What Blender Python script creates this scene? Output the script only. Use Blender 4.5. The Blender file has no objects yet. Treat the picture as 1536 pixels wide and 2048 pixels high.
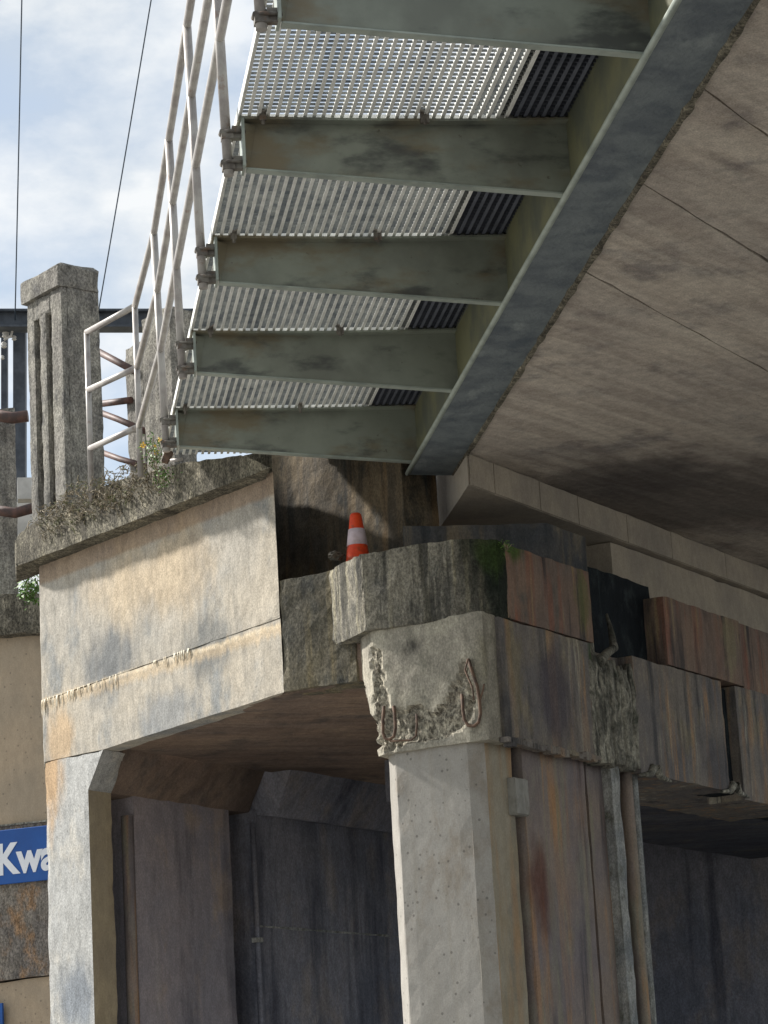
import bpy, bmesh, math, random
from mathutils import Vector, Matrix, noise
random.seed(7)
R = math.radians
scn = bpy.context.scene
COL = scn.collection

# ------------------------------------------------------------------ camera
EYE = Vector((0, 0, 1.6)); FPX = 5200.0; CX, CY = 768.0, 1024.0
ROLL = math.atan(.057); PITCH = math.atan(1282 / FPX)
FW = Vector((0, math.cos(PITCH), math.sin(PITCH))); RT = Vector((1, 0, 0)); UP = RT.cross(FW)
cr, sr = math.cos(ROLL), math.sin(ROLL)
cam_d = bpy.data.cameras.new('camera'); cam = bpy.data.objects.new('camera', cam_d); COL.objects.link(cam)
cam_d.sensor_fit = 'HORIZONTAL'; cam_d.sensor_width = 36; cam_d.lens = 36 * FPX / 1536
cam_d.clip_start = .1; cam_d.clip_end = 5000
xi = RT * cr - UP * sr     # image right in the world
yi = UP * cr + RT * sr           # image up
cam.matrix_world = Matrix(((xi.x, yi.x, -FW.x, EYE.x), (xi.y, yi.y, -FW.y, EYE.y), (xi.z, yi.z, -FW.z, EYE.z), (0, 0, 0, 1)))
scn.camera = cam

# ------------------------------------------------------------------ light
SUN_AZ = R(-62); SUN_EL = R(35)      # azimuth measured from +Y towards +X
sdir = Vector((math.sin(SUN_AZ) * math.cos(SUN_EL), math.cos(SUN_AZ) * math.cos(SUN_EL), math.sin(SUN_EL)))
sl = bpy.data.lights.new('sun', 'SUN'); sl.energy = 4.3; sl.angle = R(3.5); sl.color = (1, .955, .90)
so = bpy.data.objects.new('sun', sl); COL.objects.link(so)
so.rotation_euler = (-sdir).to_track_quat('-Z', 'Y').to_euler(); so.location = sdir * 60
world = bpy.data.worlds.new('World'); scn.world = world; world.use_nodes = True
wt = world.node_tree; wt.nodes.clear()
def wn(t, **k):
    n = wt.nodes.new(t)
    for a, b in k.items(): setattr(n, a, b)
    return n
wo = wn('ShaderNodeOutputWorld'); wb = wn('ShaderNodeBackground'); sky = wn('ShaderNodeTexSky', sky_type='NISHITA', sun_disc=False)
sky.sun_elevation = SUN_EL; sky.sun_rotation = SUN_AZ
wb.inputs[1].default_value = .1
tc = wn('ShaderNodeTexCoord'); mp_ = wn('ShaderNodeMapping'); mp_.inputs['Scale'].default_value = (5, 5, 9)
cn = wn('ShaderNodeTexNoise'); cn.inputs['Scale'].default_value = 1.6; cn.inputs['Detail'].default_value = 7; cn.inputs['Roughness'].default_value = .5
crp = wn('ShaderNodeValToRGB'); crp.color_ramp.elements[0].position = .36; crp.color_ramp.elements[1].position = .58
crp.color_ramp.elements[0].color = (.62, .62, .62, 1)
cmix = wn('ShaderNodeMix', data_type='RGBA'); cmix.inputs[7].default_value = (4.9, 5.2, 5.45, 1)
wt.links.new(tc.outputs['Generated'], mp_.inputs[0]); wt.links.new(mp_.outputs[0], cn.inputs['Vector'])
wt.links.new(cn.outputs['Fac'], crp.inputs[0]); wt.links.new(crp.outputs[0], cmix.inputs[0])
cn2 = wn('ShaderNodeTexNoise'); cn2.inputs['Scale'].default_value = 3.2; cn2.inputs['Detail'].default_value = 8; cn2.inputs['Roughness'].default_value = .58
cr2 = wn('ShaderNodeValToRGB'); cr2.color_ramp.elements[0].position = .36; cr2.color_ramp.elements[1].position = .62
cr2.color_ramp.elements[0].color = (3.5, 3.9, 4.3, 1); cr2.color_ramp.elements[1].color = (5.2, 5.35, 5.45, 1)
wt.links.new(mp_.outputs[0], cn2.inputs['Vector']); wt.links.new(cn2.outputs['Fac'], cr2.inputs[0]); wt.links.new(cr2.outputs[0], cmix.inputs[7])
wt.links.new(sky.outputs[0], cmix.inputs[6]); wt.links.new(cmix.outputs[2], wb.inputs[0]); wt.links.new(wb.outputs[0], wo.inputs[0])
scn.view_settings.view_transform = 'Standard'; scn.view_settings.look = 'None'
scn.view_settings.exposure = .85; scn.view_settings.gamma = 1
scn.render.engine = 'CYCLES'
scn.render.resolution_x = 768; scn.render.resolution_y = 1024

# ------------------------------------------------------------------ measuring: a direction seen in the photo meets a plane of the place
H = 4.7                      # walkway level above the eye; world z = value + 1.6
def ray(x, y):
    dx, dy = x - CX, y - CY
    return (FW * FPX + RT * (dx * cr - dy * sr) - UP * (dx * sr + dy * cr)).normalized()
def onz(x, y, z): d = ray(x, y); return EYE + d * (z / d.z)
def nrm(az, P=None):
    n = Vector((math.cos(az), -math.sin(az), 0))
    if P is not None and n.dot(P - EYE) > 0: n = -n
    return n
def onv(x, y, P, az):
    n = nrm(R(az)); d = ray(x, y); return EYE + d * (n.dot(P - EYE) / n.dot(d))
def offp(P, az, o): return P + nrm(R(az), P) * o        # o > 0 is towards the street
def dirv(az): return Vector((math.sin(R(az)), math.cos(R(az)), 0))
def vz(P, x, y):
    d = ray(x, y); return EYE.z + d.z / math.hypot(d.x, d.y) * math.hypot(P.x, P.y)
AL, AN, AM, AP, AT = -8.8, -39.0, 31.1, -58.9, 81.2
LD, ND, MD, PD, TD = (dirv(a) for a in (AL, AN, AM, AP, AT))
UZ = Vector((0, 0, 1))

# ------------------------------------------------------------------ materials
def lin(r, g, b):
    f = lambda c: (c / 255 / 12.92) if c / 255 < .04045 else ((c / 255 + .055) / 1.055) ** 2.4
    return (f(r), f(g), f(b), 1)
class NT:
    def __init__(s, name):
        s.m = bpy.data.materials.new(name); s.m.use_nodes = True; s.t = s.m.node_tree
        s.b = s.t.nodes['Principled BSDF']; s.geo = s.n('ShaderNodeNewGeometry'); s.pos = s.geo.outputs['Position']
    def n(s, t, **k):
        x = s.t.nodes.new(t)
        for a, b in k.items(): setattr(x, a, b)
        return x
    def l(s, a, b): s.t.links.new(a, b)
    def math(s, op, a, b=None, clamp=False):
        m = s.n('ShaderNodeMath', operation=op, use_clamp=clamp)
        for i, v in enumerate((a, b)):
            if v is None: continue
            if isinstance(v, (int, float)): m.inputs[i].default_value = v
            else: s.l(v, m.inputs[i])
        return m.outputs[0]
    def noise(s, scale, vec=(1, 1, 1), detail=5, rough=.55, off=0):
        mp = s.n('ShaderNodeMapping'); mp.inputs['Scale'].default_value = vec; mp.inputs['Location'].default_value = (off, off * 1.7, off * .6)
        s.l(s.pos, mp.inputs[0]); t = s.n('ShaderNodeTexNoise'); t.inputs['Scale'].default_value = scale
        t.inputs['Detail'].default_value = detail; t.inputs['Roughness'].default_value = rough; s.l(mp.outputs[0], t.inputs['Vector'])
        return t.outputs['Fac']
    def rng(s, v, a, b, c=0, d=1, smooth=True):
        m = s.n('ShaderNodeMapRange'); m.interpolation_type = 'SMOOTHSTEP' if smooth else 'LINEAR'
        s.l(v, m.inputs[0]); m.inputs[1].default_value = a; m.inputs[2].default_value = b; m.inputs[3].default_value = c; m.inputs[4].default_value = d
        return m.outputs[0]
    def mix(s, f, a, b, blend='MIX'):
        m = s.n('ShaderNodeMix', data_type='RGBA', blend_type=blend)
        for i, v in ((0, f), (6, a), (7, b)):
            if isinstance(v, (int, float)): m.inputs[i].default_value = v
            elif isinstance(v, tuple): m.inputs[i].default_value = v if len(v) == 4 else (*v, 1)
            else: s.l(v, m.inputs[i])
        return m.outputs[2]
_off = [0]
def conc(name, c1, c2, c3=None, sc=1.2, speck=.5, speck_sc=55, streak=None, layers=(), bump=.35, rough=.92, pits=.0, fine=.35, grain=None):
    _off[0] += 3.7; o = _off[0]
    s = NT(name)
    col = s.mix(s.rng(s.noise(sc, detail=8, rough=.62, off=o), .36, .64), c1, c2)
    if c3: col = s.mix(s.rng(s.noise(sc * 2.3, vec=(1, 1, .6), detail=8, rough=.65, off=o + 9), .5, .68), col, c3)
    if streak:
        for (scol, amt, ss, lo, hi) in streak:
            o += 2.3
            k = s.noise(ss, vec=(1, 1, .07), detail=5, rough=.6, off=o)
            k2 = s.noise(1.3, detail=3, off=o + 5)
            m = s.math('MULTIPLY', s.rng(k, lo, hi, 0, amt), s.rng(k2, .35, .6, .25, 1))
            col = s.mix(m, col, scol)
    sep = s.n('ShaderNodeSeparateXYZ'); s.l(s.pos, sep.inputs[0]); Z = sep.outputs['Z']
    for L in layers:
        o += 1.9
        nz = s.math('SUBTRACT', s.noise(L.get('ns', 4), vec=L.get('nv', (1, 1, .4)), detail=7, rough=.6, off=o), .5)
        if L['t'] == 'spot':
            d = s.n('ShaderNodeVectorMath', operation='SUBTRACT'); s.l(s.pos, d.inputs[0]); d.inputs[1].default_value = L['p']
            e = s.n('ShaderNodeVectorMath', operation='MULTIPLY'); s.l(d.outputs[0], e.inputs[0]); e.inputs[1].default_value = L.get('k', (1, 1, 1))
            f = s.n('ShaderNodeVectorMath', operation='LENGTH'); s.l(e.outputs[0], f.inputs[0])
            v = s.math('ADD', f.outputs['Value'], s.math('MULTIPLY', nz, L['r'] * L.get('j', 1.6)))
            m = s.rng(v, L['r'] * .35, L['r'] * 1.1, 1, 0)
        else:   # soft band about a height, or everything above / below it
            v = s.math('ADD', s.math('SUBTRACT', Z, L['z'] + 1.6), s.math('MULTIPLY', nz, L['w'] * L.get('j', 2)))
            if 'slope' in L:     # height drifts along a plan direction
                dd = s.n('ShaderNodeVectorMath', operation='DOT_PRODUCT'); s.l(s.pos, dd.inputs[0]); dd.inputs[1].default_value = L['slope']
                v = s.math('SUBTRACT', v, s.math('ADD', dd.outputs['Value'], L['s0']))
            if L['t'] == 'band': m = s.rng(s.math('ABSOLUTE', v), 0, L['w'], 1, 0)
            elif L['t'] == 'above': m = s.rng(v, -L['w'], L['w'], 0, 1)
            else: m = s.rng(v, -L['w'], L['w'], 1, 0)
        col = s.mix(s.math('MULTIPLY', m, L.get('a', .8)), col, L['c'])
    fn = s.noise(speck_sc * 1.7, vec=(1, 1, .7), detail=6, rough=.75, off=o)
    col = s.mix(s.rng(fn, .35, .68, 0, 1), s.mix(speck, col, (.02, .02, .018, 1), 'MIX') if False else s.mix(1.0, col, (1 - speck * .75,) * 3, 'MULTIPLY'), s.mix(1.0, col, (1 + speck * .35,) * 3, 'MULTIPLY'))
    mid = s.noise(17, vec=(1, 1, .45), detail=6, rough=.65, off=o + 4)
    col = s.mix(s.rng(mid, .38, .62), s.mix(1.0, col, (1 - .3 * min(1, speck + .1),) * 3, 'MULTIPLY'), s.mix(1.0, col, (1 + .12 * speck,) * 3, 'MULTIPLY'))
    if pits:
        vo = s.n('ShaderNodeTexVoronoi'); vo.inputs['Scale'].default_value = 16; s.l(s.pos, vo.inputs['Vector'])
        col = s.mix(s.math('MULTIPLY', s.rng(vo.outputs['Distance'], .10, .17, 1, 0), pits), col, (.05, .045, .04))
    if grain:
        gg = grain(s); col = s.mix(s.rng(gg, .38, .62), s.mix(1.0, col, (.82, .81, .80), 'MULTIPLY'), s.mix(1.0, col, (1.05, 1.07, 1.06), 'MULTIPLY'))
    s.l(col, s.b.inputs['Base Color']); s.b.inputs['Roughness'].default_value = rough
    s.b.inputs['Specular IOR Level'].default_value = .25
    hgt = s.math('ADD', s.math('MULTIPLY', fn, fine), s.math('MULTIPLY', s.noise(14, detail=8, rough=.65, off=o + 1), 1 - fine))
    if grain:   # board marks running along a plan direction (given vector scale)
        hgt = s.math('ADD', hgt, s.math('MULTIPLY', grain(s), .9))
    bp = s.n('ShaderNodeBump'); bp.inputs['Strength'].default_value = bump; bp.inputs['Distance'].default_value = .03
    s.l(hgt, bp.inputs['Height']); s.l(bp.outputs[0], s.b.inputs['Normal'])
    return s.m
def paint(name, c1, c2=None, rough=.5, metal=0, bump=.1, sc=6, layers=(), spec=.4):
    _off[0] += 3.1; o = _off[0]
    s = NT(name); c2 = c2 or tuple(x * .75 for x in c1[:3]) + (1,)
    col = s.mix(s.rng(s.noise(sc, detail=7, rough=.6, off=o), .38, .66), c1, c2)
    for L in layers:
        o += 1.3
        k = s.noise(L.get('s', 3), vec=L.get('v', (1, 1, 1)), detail=7, rough=.6, off=o)
        col = s.mix(s.rng(k, L['lo'], L['hi'], 0, L.get('a', .8)), col, L['c'])
    s.l(col, s.b.inputs['Base Color']); s.b.inputs['Roughness'].default_value = rough; s.b.inputs['Metallic'].default_value = metal
    s.b.inputs['Specular IOR Level'].default_value = spec
    bp = s.n('ShaderNodeBump'); bp.inputs['Strength'].default_value = bump; bp.inputs['Distance'].default_value = .01
    s.l(s.noise(40, off=o), bp.inputs['Height']); s.l(bp.outputs[0], s.b.inputs['Normal'])
    return s.m

# ------------------------------------------------------------------ building helpers
def link(o, parent=None, kind=None):
    COL.objects.link(o)
    if parent is not None:
        o.parent = parent
        o.matrix_parent_inverse = Matrix.Identity(4)
        o.location = o.location - parent.location       # parents are unrotated empties or sit at a known spot
    if kind: o['kind'] = kind
    return o
WPOS = {}
def from_bm(name, bm, mat, parent=None, smooth=False, kind=None, origin=None):
    """one mesh object, vertices given in world space, origin at its base centre"""
    xs = [v.co.x for v in bm.verts]; ys = [v.co.y for v in bm.verts]; zs = [v.co.z for v in bm.verts]
    o0 = origin or Vector(((min(xs) + max(xs)) / 2, (min(ys) + max(ys)) / 2, min(zs)))
    for v in bm.verts: v.co -= o0
    me = bpy.data.meshes.new(name); bm.to_mesh(me); bm.free()
    if smooth:
        for p in me.polygons: p.use_smooth = True
    if mat: me.materials.append(mat)
    o = bpy.data.objects.new(name, me); COL.objects.link(o)
    if parent is not None:
        o.parent = parent; o.location = o0 - WPOS[parent.name]
    else: o.location = o0
    WPOS[o.name] = o0.copy()
    if kind: o['kind'] = kind
    return o
def thing(name, label, cat, loc, group=None):
    o = bpy.data.objects.new(name, None); o.empty_display_size = .2; COL.objects.link(o); o.location = loc
    o['label'] = label; o['category'] = cat
    if group: o['group'] = group
    WPOS[o.name] = Vector(loc).copy(); return o
def tag(o, label, cat, group=None):
    o['label'] = label; o['category'] = cat
    if group: o['group'] = group
    return o
def prism_bm(poly, vec, bm=None):
    bm = bm or bmesh.new()
    a = [bm.verts.new(p) for p in poly]; b = [bm.verts.new(Vector(p) + vec) for p in poly]
    bm.faces.new(a); bm.faces.new(b[::-1]); n = len(a)
    for i in range(n): bm.faces.new((a[i], b[i], b[(i + 1) % n], a[(i + 1) % n]))
    bmesh.ops.recalc_face_normals(bm, faces=bm.faces[:])
    return bm
def loft_bm(levels, bm=None):
    bm = bm or bmesh.new(); rings = [[bm.verts.new(p) for p in L] for L in levels]; n = len(rings[0])
    for a, b in zip(rings, rings[1:]):
        for i in range(n): bm.faces.new((a[i], a[(i + 1) % n], b[(i + 1) % n], b[i]))
    bm.faces.new(rings[0]); bm.faces.new(rings[-1])
    bmesh.ops.recalc_face_normals(bm, faces=bm.faces[:]); return bm
def worn(bm, az, s=.07, amp=.006, edge=.012, seed=0, lump=0, lsc=3):
    """cut a solid into a grid along its own directions, then weather surface and arrises"""
    u = dirv(az); w = nrm(R(az))
    for n in (u, w, UZ):
        ds = [v.co.dot(n) for v in bm.verts]; lo, hi = min(ds), max(ds); k = int((hi - lo) / s)
        if k > 160: k = 160
        for i in range(1, k + 1):
            d = lo + (hi - lo) * i / (k + 1)
            bmesh.ops.bisect_plane(bm, geom=bm.verts[:] + bm.edges[:] + bm.faces[:], plane_co=n * d, plane_no=n, dist=1e-5)
    bmesh.ops.triangulate(bm, faces=[f for f in bm.faces if len(f.verts) > 4])
    bm.normal_update()
    mv = []
    for v in bm.verts:
        N = v.normal.copy(); fs = [f.normal for f in v.link_faces]
        sharp = min((a.dot(b) for a in fs for b in fs), default=1)
        p = v.co * 1.0 + Vector((seed, seed, seed))
        d = amp * (noise.noise(p * 5) + .6 * noise.noise(p * 14))
        if lump: d += lump * noise.noise(p * lsc)
        if sharp < .8: d -= edge * max(0, noise.noise(p * 6) + .25 + .5 * noise.noise(p * 19))
        mv.append((v, N * d))
    for v, d in mv: v.co += d
    return bm
def solid(name, poly, vec, mat, parent=None, az=None, wear=None, kind=None, bevel=.006, **k):
    bm = prism_bm(poly, vec)
    if wear:
        worn(bm, az, **wear)
        return from_bm(name, bm, mat, parent, kind=kind)
    if bevel: bmesh.ops.bevel(bm, geom=bm.edges[:], offset=bevel, segments=2, affect='EDGES', clamp_overlap=True)
    return from_bm(name, bm, mat, parent, kind=kind)
def tube_bm(pts, r, seg=10, bm=None, caps=True, rf=None):
    bm = bm or bmesh.new(); rings = []; pts = [Vector(p) for p in pts]
    ref = None
    for i, p in enumerate(pts):
        t = (pts[min(i + 1, len(pts) - 1)] - pts[max(i - 1, 0)]).normalized()
        if ref is None: ref = t.orthogonal().normalized()
        ref = (ref - t * ref.dot(t)).normalized(); q = t.cross(ref); rr = r if rf is None else rf(i)
        rings.append([bm.verts.new(p + (ref * math.cos(a) + q * math.sin(a)) * rr) for a in [2 * math.pi * j / seg for j in range(seg)]])
    for a, b in zip(rings, rings[1:]):
        for j in range(seg): f = bm.faces.new((a[j], a[(j + 1) % seg], b[(j + 1) % seg], b[j])); f.smooth = True
    if caps: bm.faces.new(rings[0][::-1]); bm.faces.new(rings[-1])
    return bm
def box_bm(c, ax, ay, az_, bm=None):
    """box about centre c with half-axis vectors"""
    bm = bm or bmesh.new(); v = []
    for sx in (-1, 1):
        for sy in (-1, 1):
            for sz in (-1, 1): v.append(bm.verts.new(c + ax * sx + ay * sy + az_ * sz))
    for f in ((0, 1, 3, 2), (4, 6, 7, 5), (0, 4, 5, 1), (2, 3, 7, 6), (0, 2, 6, 4), (1, 5, 7, 3)): bm.faces.new([v[i] for i in f])
    bmesh.ops.recalc_face_normals(bm, faces=bm.faces[:]); return bm

# ================================================================== reference points
P0 = onz(200, 985, H)                       # foot of the end handrail post on the coping
WN = offp(P0, AN, -.15)                     # wing wall plane
ZT, ZB, ZS, ZC, ZD = 3.68, 3.18, 2.93, 2.41, 4.31     # ledge, cap bottom, portal soffit, beam bottom, deck soffit
A = onz(719, 1108, ZT); B = onz(655, 1143, ZT); Cc = onz(902, 1077, ZT); K = onz(1004, 1235, ZB)
def up(P, z): return Vector((P.x, P.y, z + 1.6))

# ================================================================== materials in use
def P3(x, y, P, az): return tuple(onv(x, y, P, az))
tan = lin(205, 178, 132); tan2 = lin(188, 170, 140); grey = lin(168, 166, 156); dgrey = lin(120, 118, 110); wht = lin(225, 220, 205)
rust = lin(150, 96, 58); moss = lin(64, 84, 34); soot = lin(48, 48, 50); ochre = lin(186, 142, 86)
def wallpt(x, y): return P3(x, y, WN, AN)
M_wall = conc('stained_wall_concrete', lin(196, 186, 168), lin(182, 176, 164), lin(146, 148, 146), sc=1.0, speck=.4, speck_sc=60, bump=.28, pits=.2,
    streak=[(lin(140, 138, 130), .4, 20, .5, .66)],
    layers=[dict(t='spot', p=wallpt(210, 1330), r=.42, c=lin(116, 120, 122), a=.85, k=(1, 1, 1.3), ns=5, nv=(1, 1, .3)),
            dict(t='spot', p=wallpt(430, 1290), r=.42, c=lin(124, 126, 124), a=.8, k=(1, 1, 1.5), ns=5, nv=(1, 1, .3)),
            dict(t='spot', p=wallpt(330, 1430), r=.5, c=lin(140, 144, 146), a=.75, k=(1, 1, 2.2), ns=4),
            dict(t='spot', p=wallpt(120, 1480), r=.22, c=lin(204, 172, 130), a=.65, k=(1, 1, .8), ns=7),
            dict(t='spot', p=wallpt(300, 1160), r=.9, c=lin(216, 190, 150), a=.5, k=(1, 1, 2.4), ns=3),
            dict(t='band', z=3.385, w=.028, c=lin(226, 212, 186), a=.85, ns=9, nv=(1, 1, .15), j=2.6),
            dict(t='band', z=3.35, w=.07, c=lin(216, 190, 150), a=.5, ns=16, nv=(1, 1, .06), j=2.4),
            dict(t='above', z=4.26, w=.02, c=lin(160, 128, 96), a=.55, ns=6)])
M_leg = conc('pale_leg_concrete', lin(188, 188, 184), lin(178, 178, 174), lin(198, 194, 184), sc=2.2, speck=.5, speck_sc=60, bump=.3, pits=.3,
    streak=[(lin(150, 152, 152), .3, 8, .5, .7)],
    layers=[dict(t='spot', p=wallpt(100, 1560), r=.2, c=lin(200, 160, 108), a=.75, k=(1, 1, .45), ns=6),
            dict(t='spot', p=wallpt(150, 2000), r=.3, c=lin(112, 122, 134), a=.7, ns=6)])
M_leg_in = conc('tan_reveal_concrete', lin(176, 162, 134), lin(160, 148, 126), sc=2, speck=.2, bump=.15)
M_coping = conc('lichen_coping_concrete', lin(150, 144, 126), lin(122, 116, 102), lin(172, 164, 142), sc=3, speck=1.0, speck_sc=38, bump=.9, fine=.6,
    streak=[(lin(70, 66, 58), .6, 12, .48, .62)])
M_pillar = conc('speckled_pillar_concrete', lin(172, 168, 156), lin(148, 144, 136), lin(116, 114, 110), sc=3, speck=.75, speck_sc=42, bump=.8, fine=.6,
    streak=[(lin(80, 80, 78), .5, 9, .5, .66)])
M_cap = conc('weathered_cap_concrete', lin(158, 152, 136), lin(138, 134, 122), lin(110, 108, 100), sc=2.5, speck=.7, speck_sc=40, bump=.8, fine=.55,
    streak=[(lin(176, 168, 140), .7, 16, .5, .62), (lin(60, 60, 56), .8, 11, .5, .62)],
    layers=[dict(t='spot', p=tuple(up(K, ZT - .2)), r=.3, c=lin(34, 44, 36), a=.95, k=(1, 1, .6), ns=5),
            dict(t='spot', p=tuple(up(K, ZT - .08)), r=.17, c=lin(62, 84, 34), a=.7, ns=12),
            dict(t='spot', p=P3(960, 1150, A, AP), r=.16, c=lin(30, 38, 36), a=.9, k=(1, 1, .4), ns=6)])
M_capital = conc('spalled_capital_concrete', lin(184, 178, 160), lin(164, 158, 144), lin(140, 136, 122), sc=3, speck=.45, speck_sc=50, bump=.5,
    layers=[dict(t='spot', p=P3(815, 1290, A, AP), r=.10, c=lin(76, 74, 68), a=.9, ns=14, k=(1, 1, 1.3), j=1.8),
            dict(t='spot', p=P3(975, 1310, A, AP), r=.14, c=lin(112, 106, 78), a=.8, k=(1, 1, .4), ns=6)],
    streak=[(lin(118, 112, 98), .5, 10, .52, .68)])
M_spall = conc('broken_aggregate_concrete', lin(214, 206, 184), lin(176, 168, 150), lin(120, 112, 98), sc=12, speck=1.0, speck_sc=32, bump=1.0, fine=.6)
M_col = conc('smooth_column_concrete', lin(170, 166, 158), lin(160, 156, 148), lin(150, 142, 130), sc=1.5, speck=.16, speck_sc=70, bump=.18, pits=.5,
    layers=[dict(t='spot', p=P3(1000, 1560, A, AP), r=.12, c=lin(166, 116, 74), a=.8, k=(1, 1, .25), ns=6)],
    streak=[(lin(150, 140, 120), .25, 8, .5, .7)])
M_colside = conc('ochre_streaked_column_side', lin(168, 160, 142), lin(160, 148, 124), lin(142, 136, 122), sc=2, speck=.2, speck_sc=60, bump=.2,
    streak=[(lin(180, 138, 94), .6, 9, .48, .62)])
def mpt(x, y): return P3(x, y, K, AM)
M_block = conc('rust_stained_block', lin(146, 124, 108), lin(132, 116, 106), lin(116, 110, 102), sc=2, speck=.3, speck_sc=60, bump=.3,
    streak=[(lin(158, 98, 76), .65, 11, .49, .64), (lin(178, 160, 118), .55, 14, .54, .66), (lin(54, 56, 60), .8, 8, .51, .65)],
    layers=[dict(t='spot', p=mpt(1165, 1200), r=.12, c=lin(116, 118, 76), a=.65, k=(1, 1, .45), ns=16, j=2.4),
            dict(t='spot', p=mpt(1030, 1080), r=.16, c=lin(70, 96, 40), a=.85, ns=10),
            dict(t='spot', p=mpt(1460, 1290), r=.13, c=lin(150, 142, 112), a=.6, k=(1, 1, .4), ns=14, j=2.4)])
M_beam = conc('stained_beam_concrete', lin(142, 134, 124), lin(122, 118, 116), lin(150, 140, 120), sc=2, speck=.35, speck_sc=55, bump=.35,
    streak=[(lin(184, 146, 106), .7, 9, .52, .64), (lin(62, 64, 70), .8, 7, .50, .64), (lin(190, 184, 166), .7, 13, .58, .68)],
    layers=[dict(t='spot', p=mpt(1110, 1390), r=.34, c=lin(92, 86, 92), a=.8, k=(1, 1, .9), ns=4),
            dict(t='spot', p=mpt(1190, 1300), r=.13, c=lin(56, 84, 34), a=.8, ns=9),
            dict(t='spot', p=mpt(1030, 1340), r=.12, c=lin(142, 132, 104), a=.55, k=(1, 1, .35), ns=14, j=2.2),
            dict(t='spot', p=mpt(1440, 1540), r=.3, c=lin(76, 78, 88), a=.6, k=(1, 1, .9), ns=4)])
M_damp_shade = conc('damp_black_concrete', lin(30, 38, 44), lin(22, 28, 34), lin(54, 62, 64), sc=3, speck=.5, bump=.4, streak=[(lin(70, 82, 84), .5, 12, .56, .7)])  # blue-black stain; on kerb slab and rear wall it paints in shade
M_calc = conc('calcite_crust', lin(176, 172, 156), lin(124, 122, 112), lin(86, 88, 78), sc=6, speck=.6, speck_sc=30, bump=.8,
    streak=[(lin(60, 62, 58), .85, 22, .5, .6), (lin(210, 206, 190), .6, 26, .55, .66)])
M_pier = conc('stained_pier_concrete', lin(150, 136, 124), lin(132, 124, 124), lin(146, 142, 128), sc=1.2, speck=.25, speck_sc=60, bump=.25,
    streak=[(lin(184, 140, 96), .8, 6, .5, .62), (lin(76, 74, 82), .75, 6, .52, .66), (lin(150, 148, 120), .5, 8, .55, .68)],
    layers=[dict(t='spot', p=mpt(1105, 1780), r=.22, c=lin(98, 58, 48), a=.85, k=(1, 1, .6), ns=4)])
M_pieredge = conc('pale_pier_edge', lin(178, 178, 172), lin(140, 144, 144), lin(112, 112, 100), sc=4, speck=.5, bump=.5, streak=[(lin(90, 92, 84), .6, 14, .5, .64)])
M_bearing = conc('bearing_concrete', lin(180, 170, 154), lin(164, 156, 144), sc=2, speck=.2, bump=.15)
M_shelf = conc('grimy_shelf_concrete', lin(104, 102, 100), lin(78, 82, 86), lin(128, 120, 106), sc=2, speck=.35, bump=.3, streak=[(lin(152, 136, 110), .6, 7, .56, .68), (lin(50, 56, 62), .6, 6, .5, .64)])  # dark bluish grey with tan and darker streaks
def grainM(dirn, sc_, al=.15):
    def g(s):
        n_ = dirv(dirn)
        d1 = s.n('ShaderNodeVectorMath', operation='DOT_PRODUCT'); s.l(s.pos, d1.inputs[0]); d1.inputs[1].default_value = nrm(R(dirn))
        d2 = s.n('ShaderNodeVectorMath', operation='DOT_PRODUCT'); s.l(s.pos, d2.inputs[0]); d2.inputs[1].default_value = n_
        cb = s.n('ShaderNodeCombineXYZ'); s.l(s.math('MULTIPLY', d1.outputs['Value'], sc_), cb.inputs[0]); s.l(s.math('MULTIPLY', d2.outputs['Value'], sc_ * al), cb.inputs[1])
        t = s.n('ShaderNodeTexNoise'); t.inputs['Scale'].default_value = 1; t.inputs['Detail'].default_value = 6; t.inputs['Roughness'].default_value = .6
        t.inputs['Distortion'].default_value = .5
        s.l(cb.outputs[0], t.inputs['Vector']); return t.outputs['Fac']
    return g
M_soffit = conc('board_marked_deck_soffit', lin(212, 200, 186), lin(196, 185, 174), lin(164, 156, 150), sc=1.1, speck=.35, speck_sc=60, bump=.7, grain=grainM(AM + 6, 8, .10),
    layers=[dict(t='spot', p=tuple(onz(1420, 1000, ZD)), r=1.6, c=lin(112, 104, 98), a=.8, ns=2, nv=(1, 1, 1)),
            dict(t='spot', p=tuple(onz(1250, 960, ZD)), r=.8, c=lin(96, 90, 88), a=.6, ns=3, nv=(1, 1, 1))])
M_soffit2 = conc('board_marked_portal_soffit', lin(160, 138, 120), lin(140, 122, 110), lin(112, 102, 96), sc=1.4, speck=.3, speck_sc=50, bump=.9, grain=grainM(AM + 40, 7, .12),
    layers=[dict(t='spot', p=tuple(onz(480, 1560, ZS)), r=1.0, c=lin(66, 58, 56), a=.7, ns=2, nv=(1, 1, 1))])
M_in = conc('sooty_inner_wall', lin(168, 158, 158), lin(150, 146, 152), lin(176, 160, 148), sc=1.0, speck=.3, speck_sc=50, bump=.3,  # base colour shifted bluish to paint in the interior shadow tint
    streak=[(lin(196, 190, 184), .4, 3, .54, .7), (lin(84, 84, 92), .7, 4, .5, .66)])
M_in2 = conc('dark_inner_wall', lin(142, 142, 150), lin(122, 126, 138), lin(152, 146, 144), sc=1.2, speck=.4, speck_sc=40, bump=.5, streak=[(lin(170, 170, 172), .45, 5, .55, .7), (lin(70, 72, 84), .75, 3, .48, .64)])  # bluish base likewise carries the cast of the inner shadow
M_back = conc('damp_backwall_concrete', lin(128, 114, 92), lin(98, 92, 82), lin(70, 70, 66), sc=1.8, speck=.5, speck_sc=45, bump=.6,
    streak=[(lin(160, 126, 84), .5, 6, .5, .64), (lin(46, 50, 52), .7, 6, .5, .64)])
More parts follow.
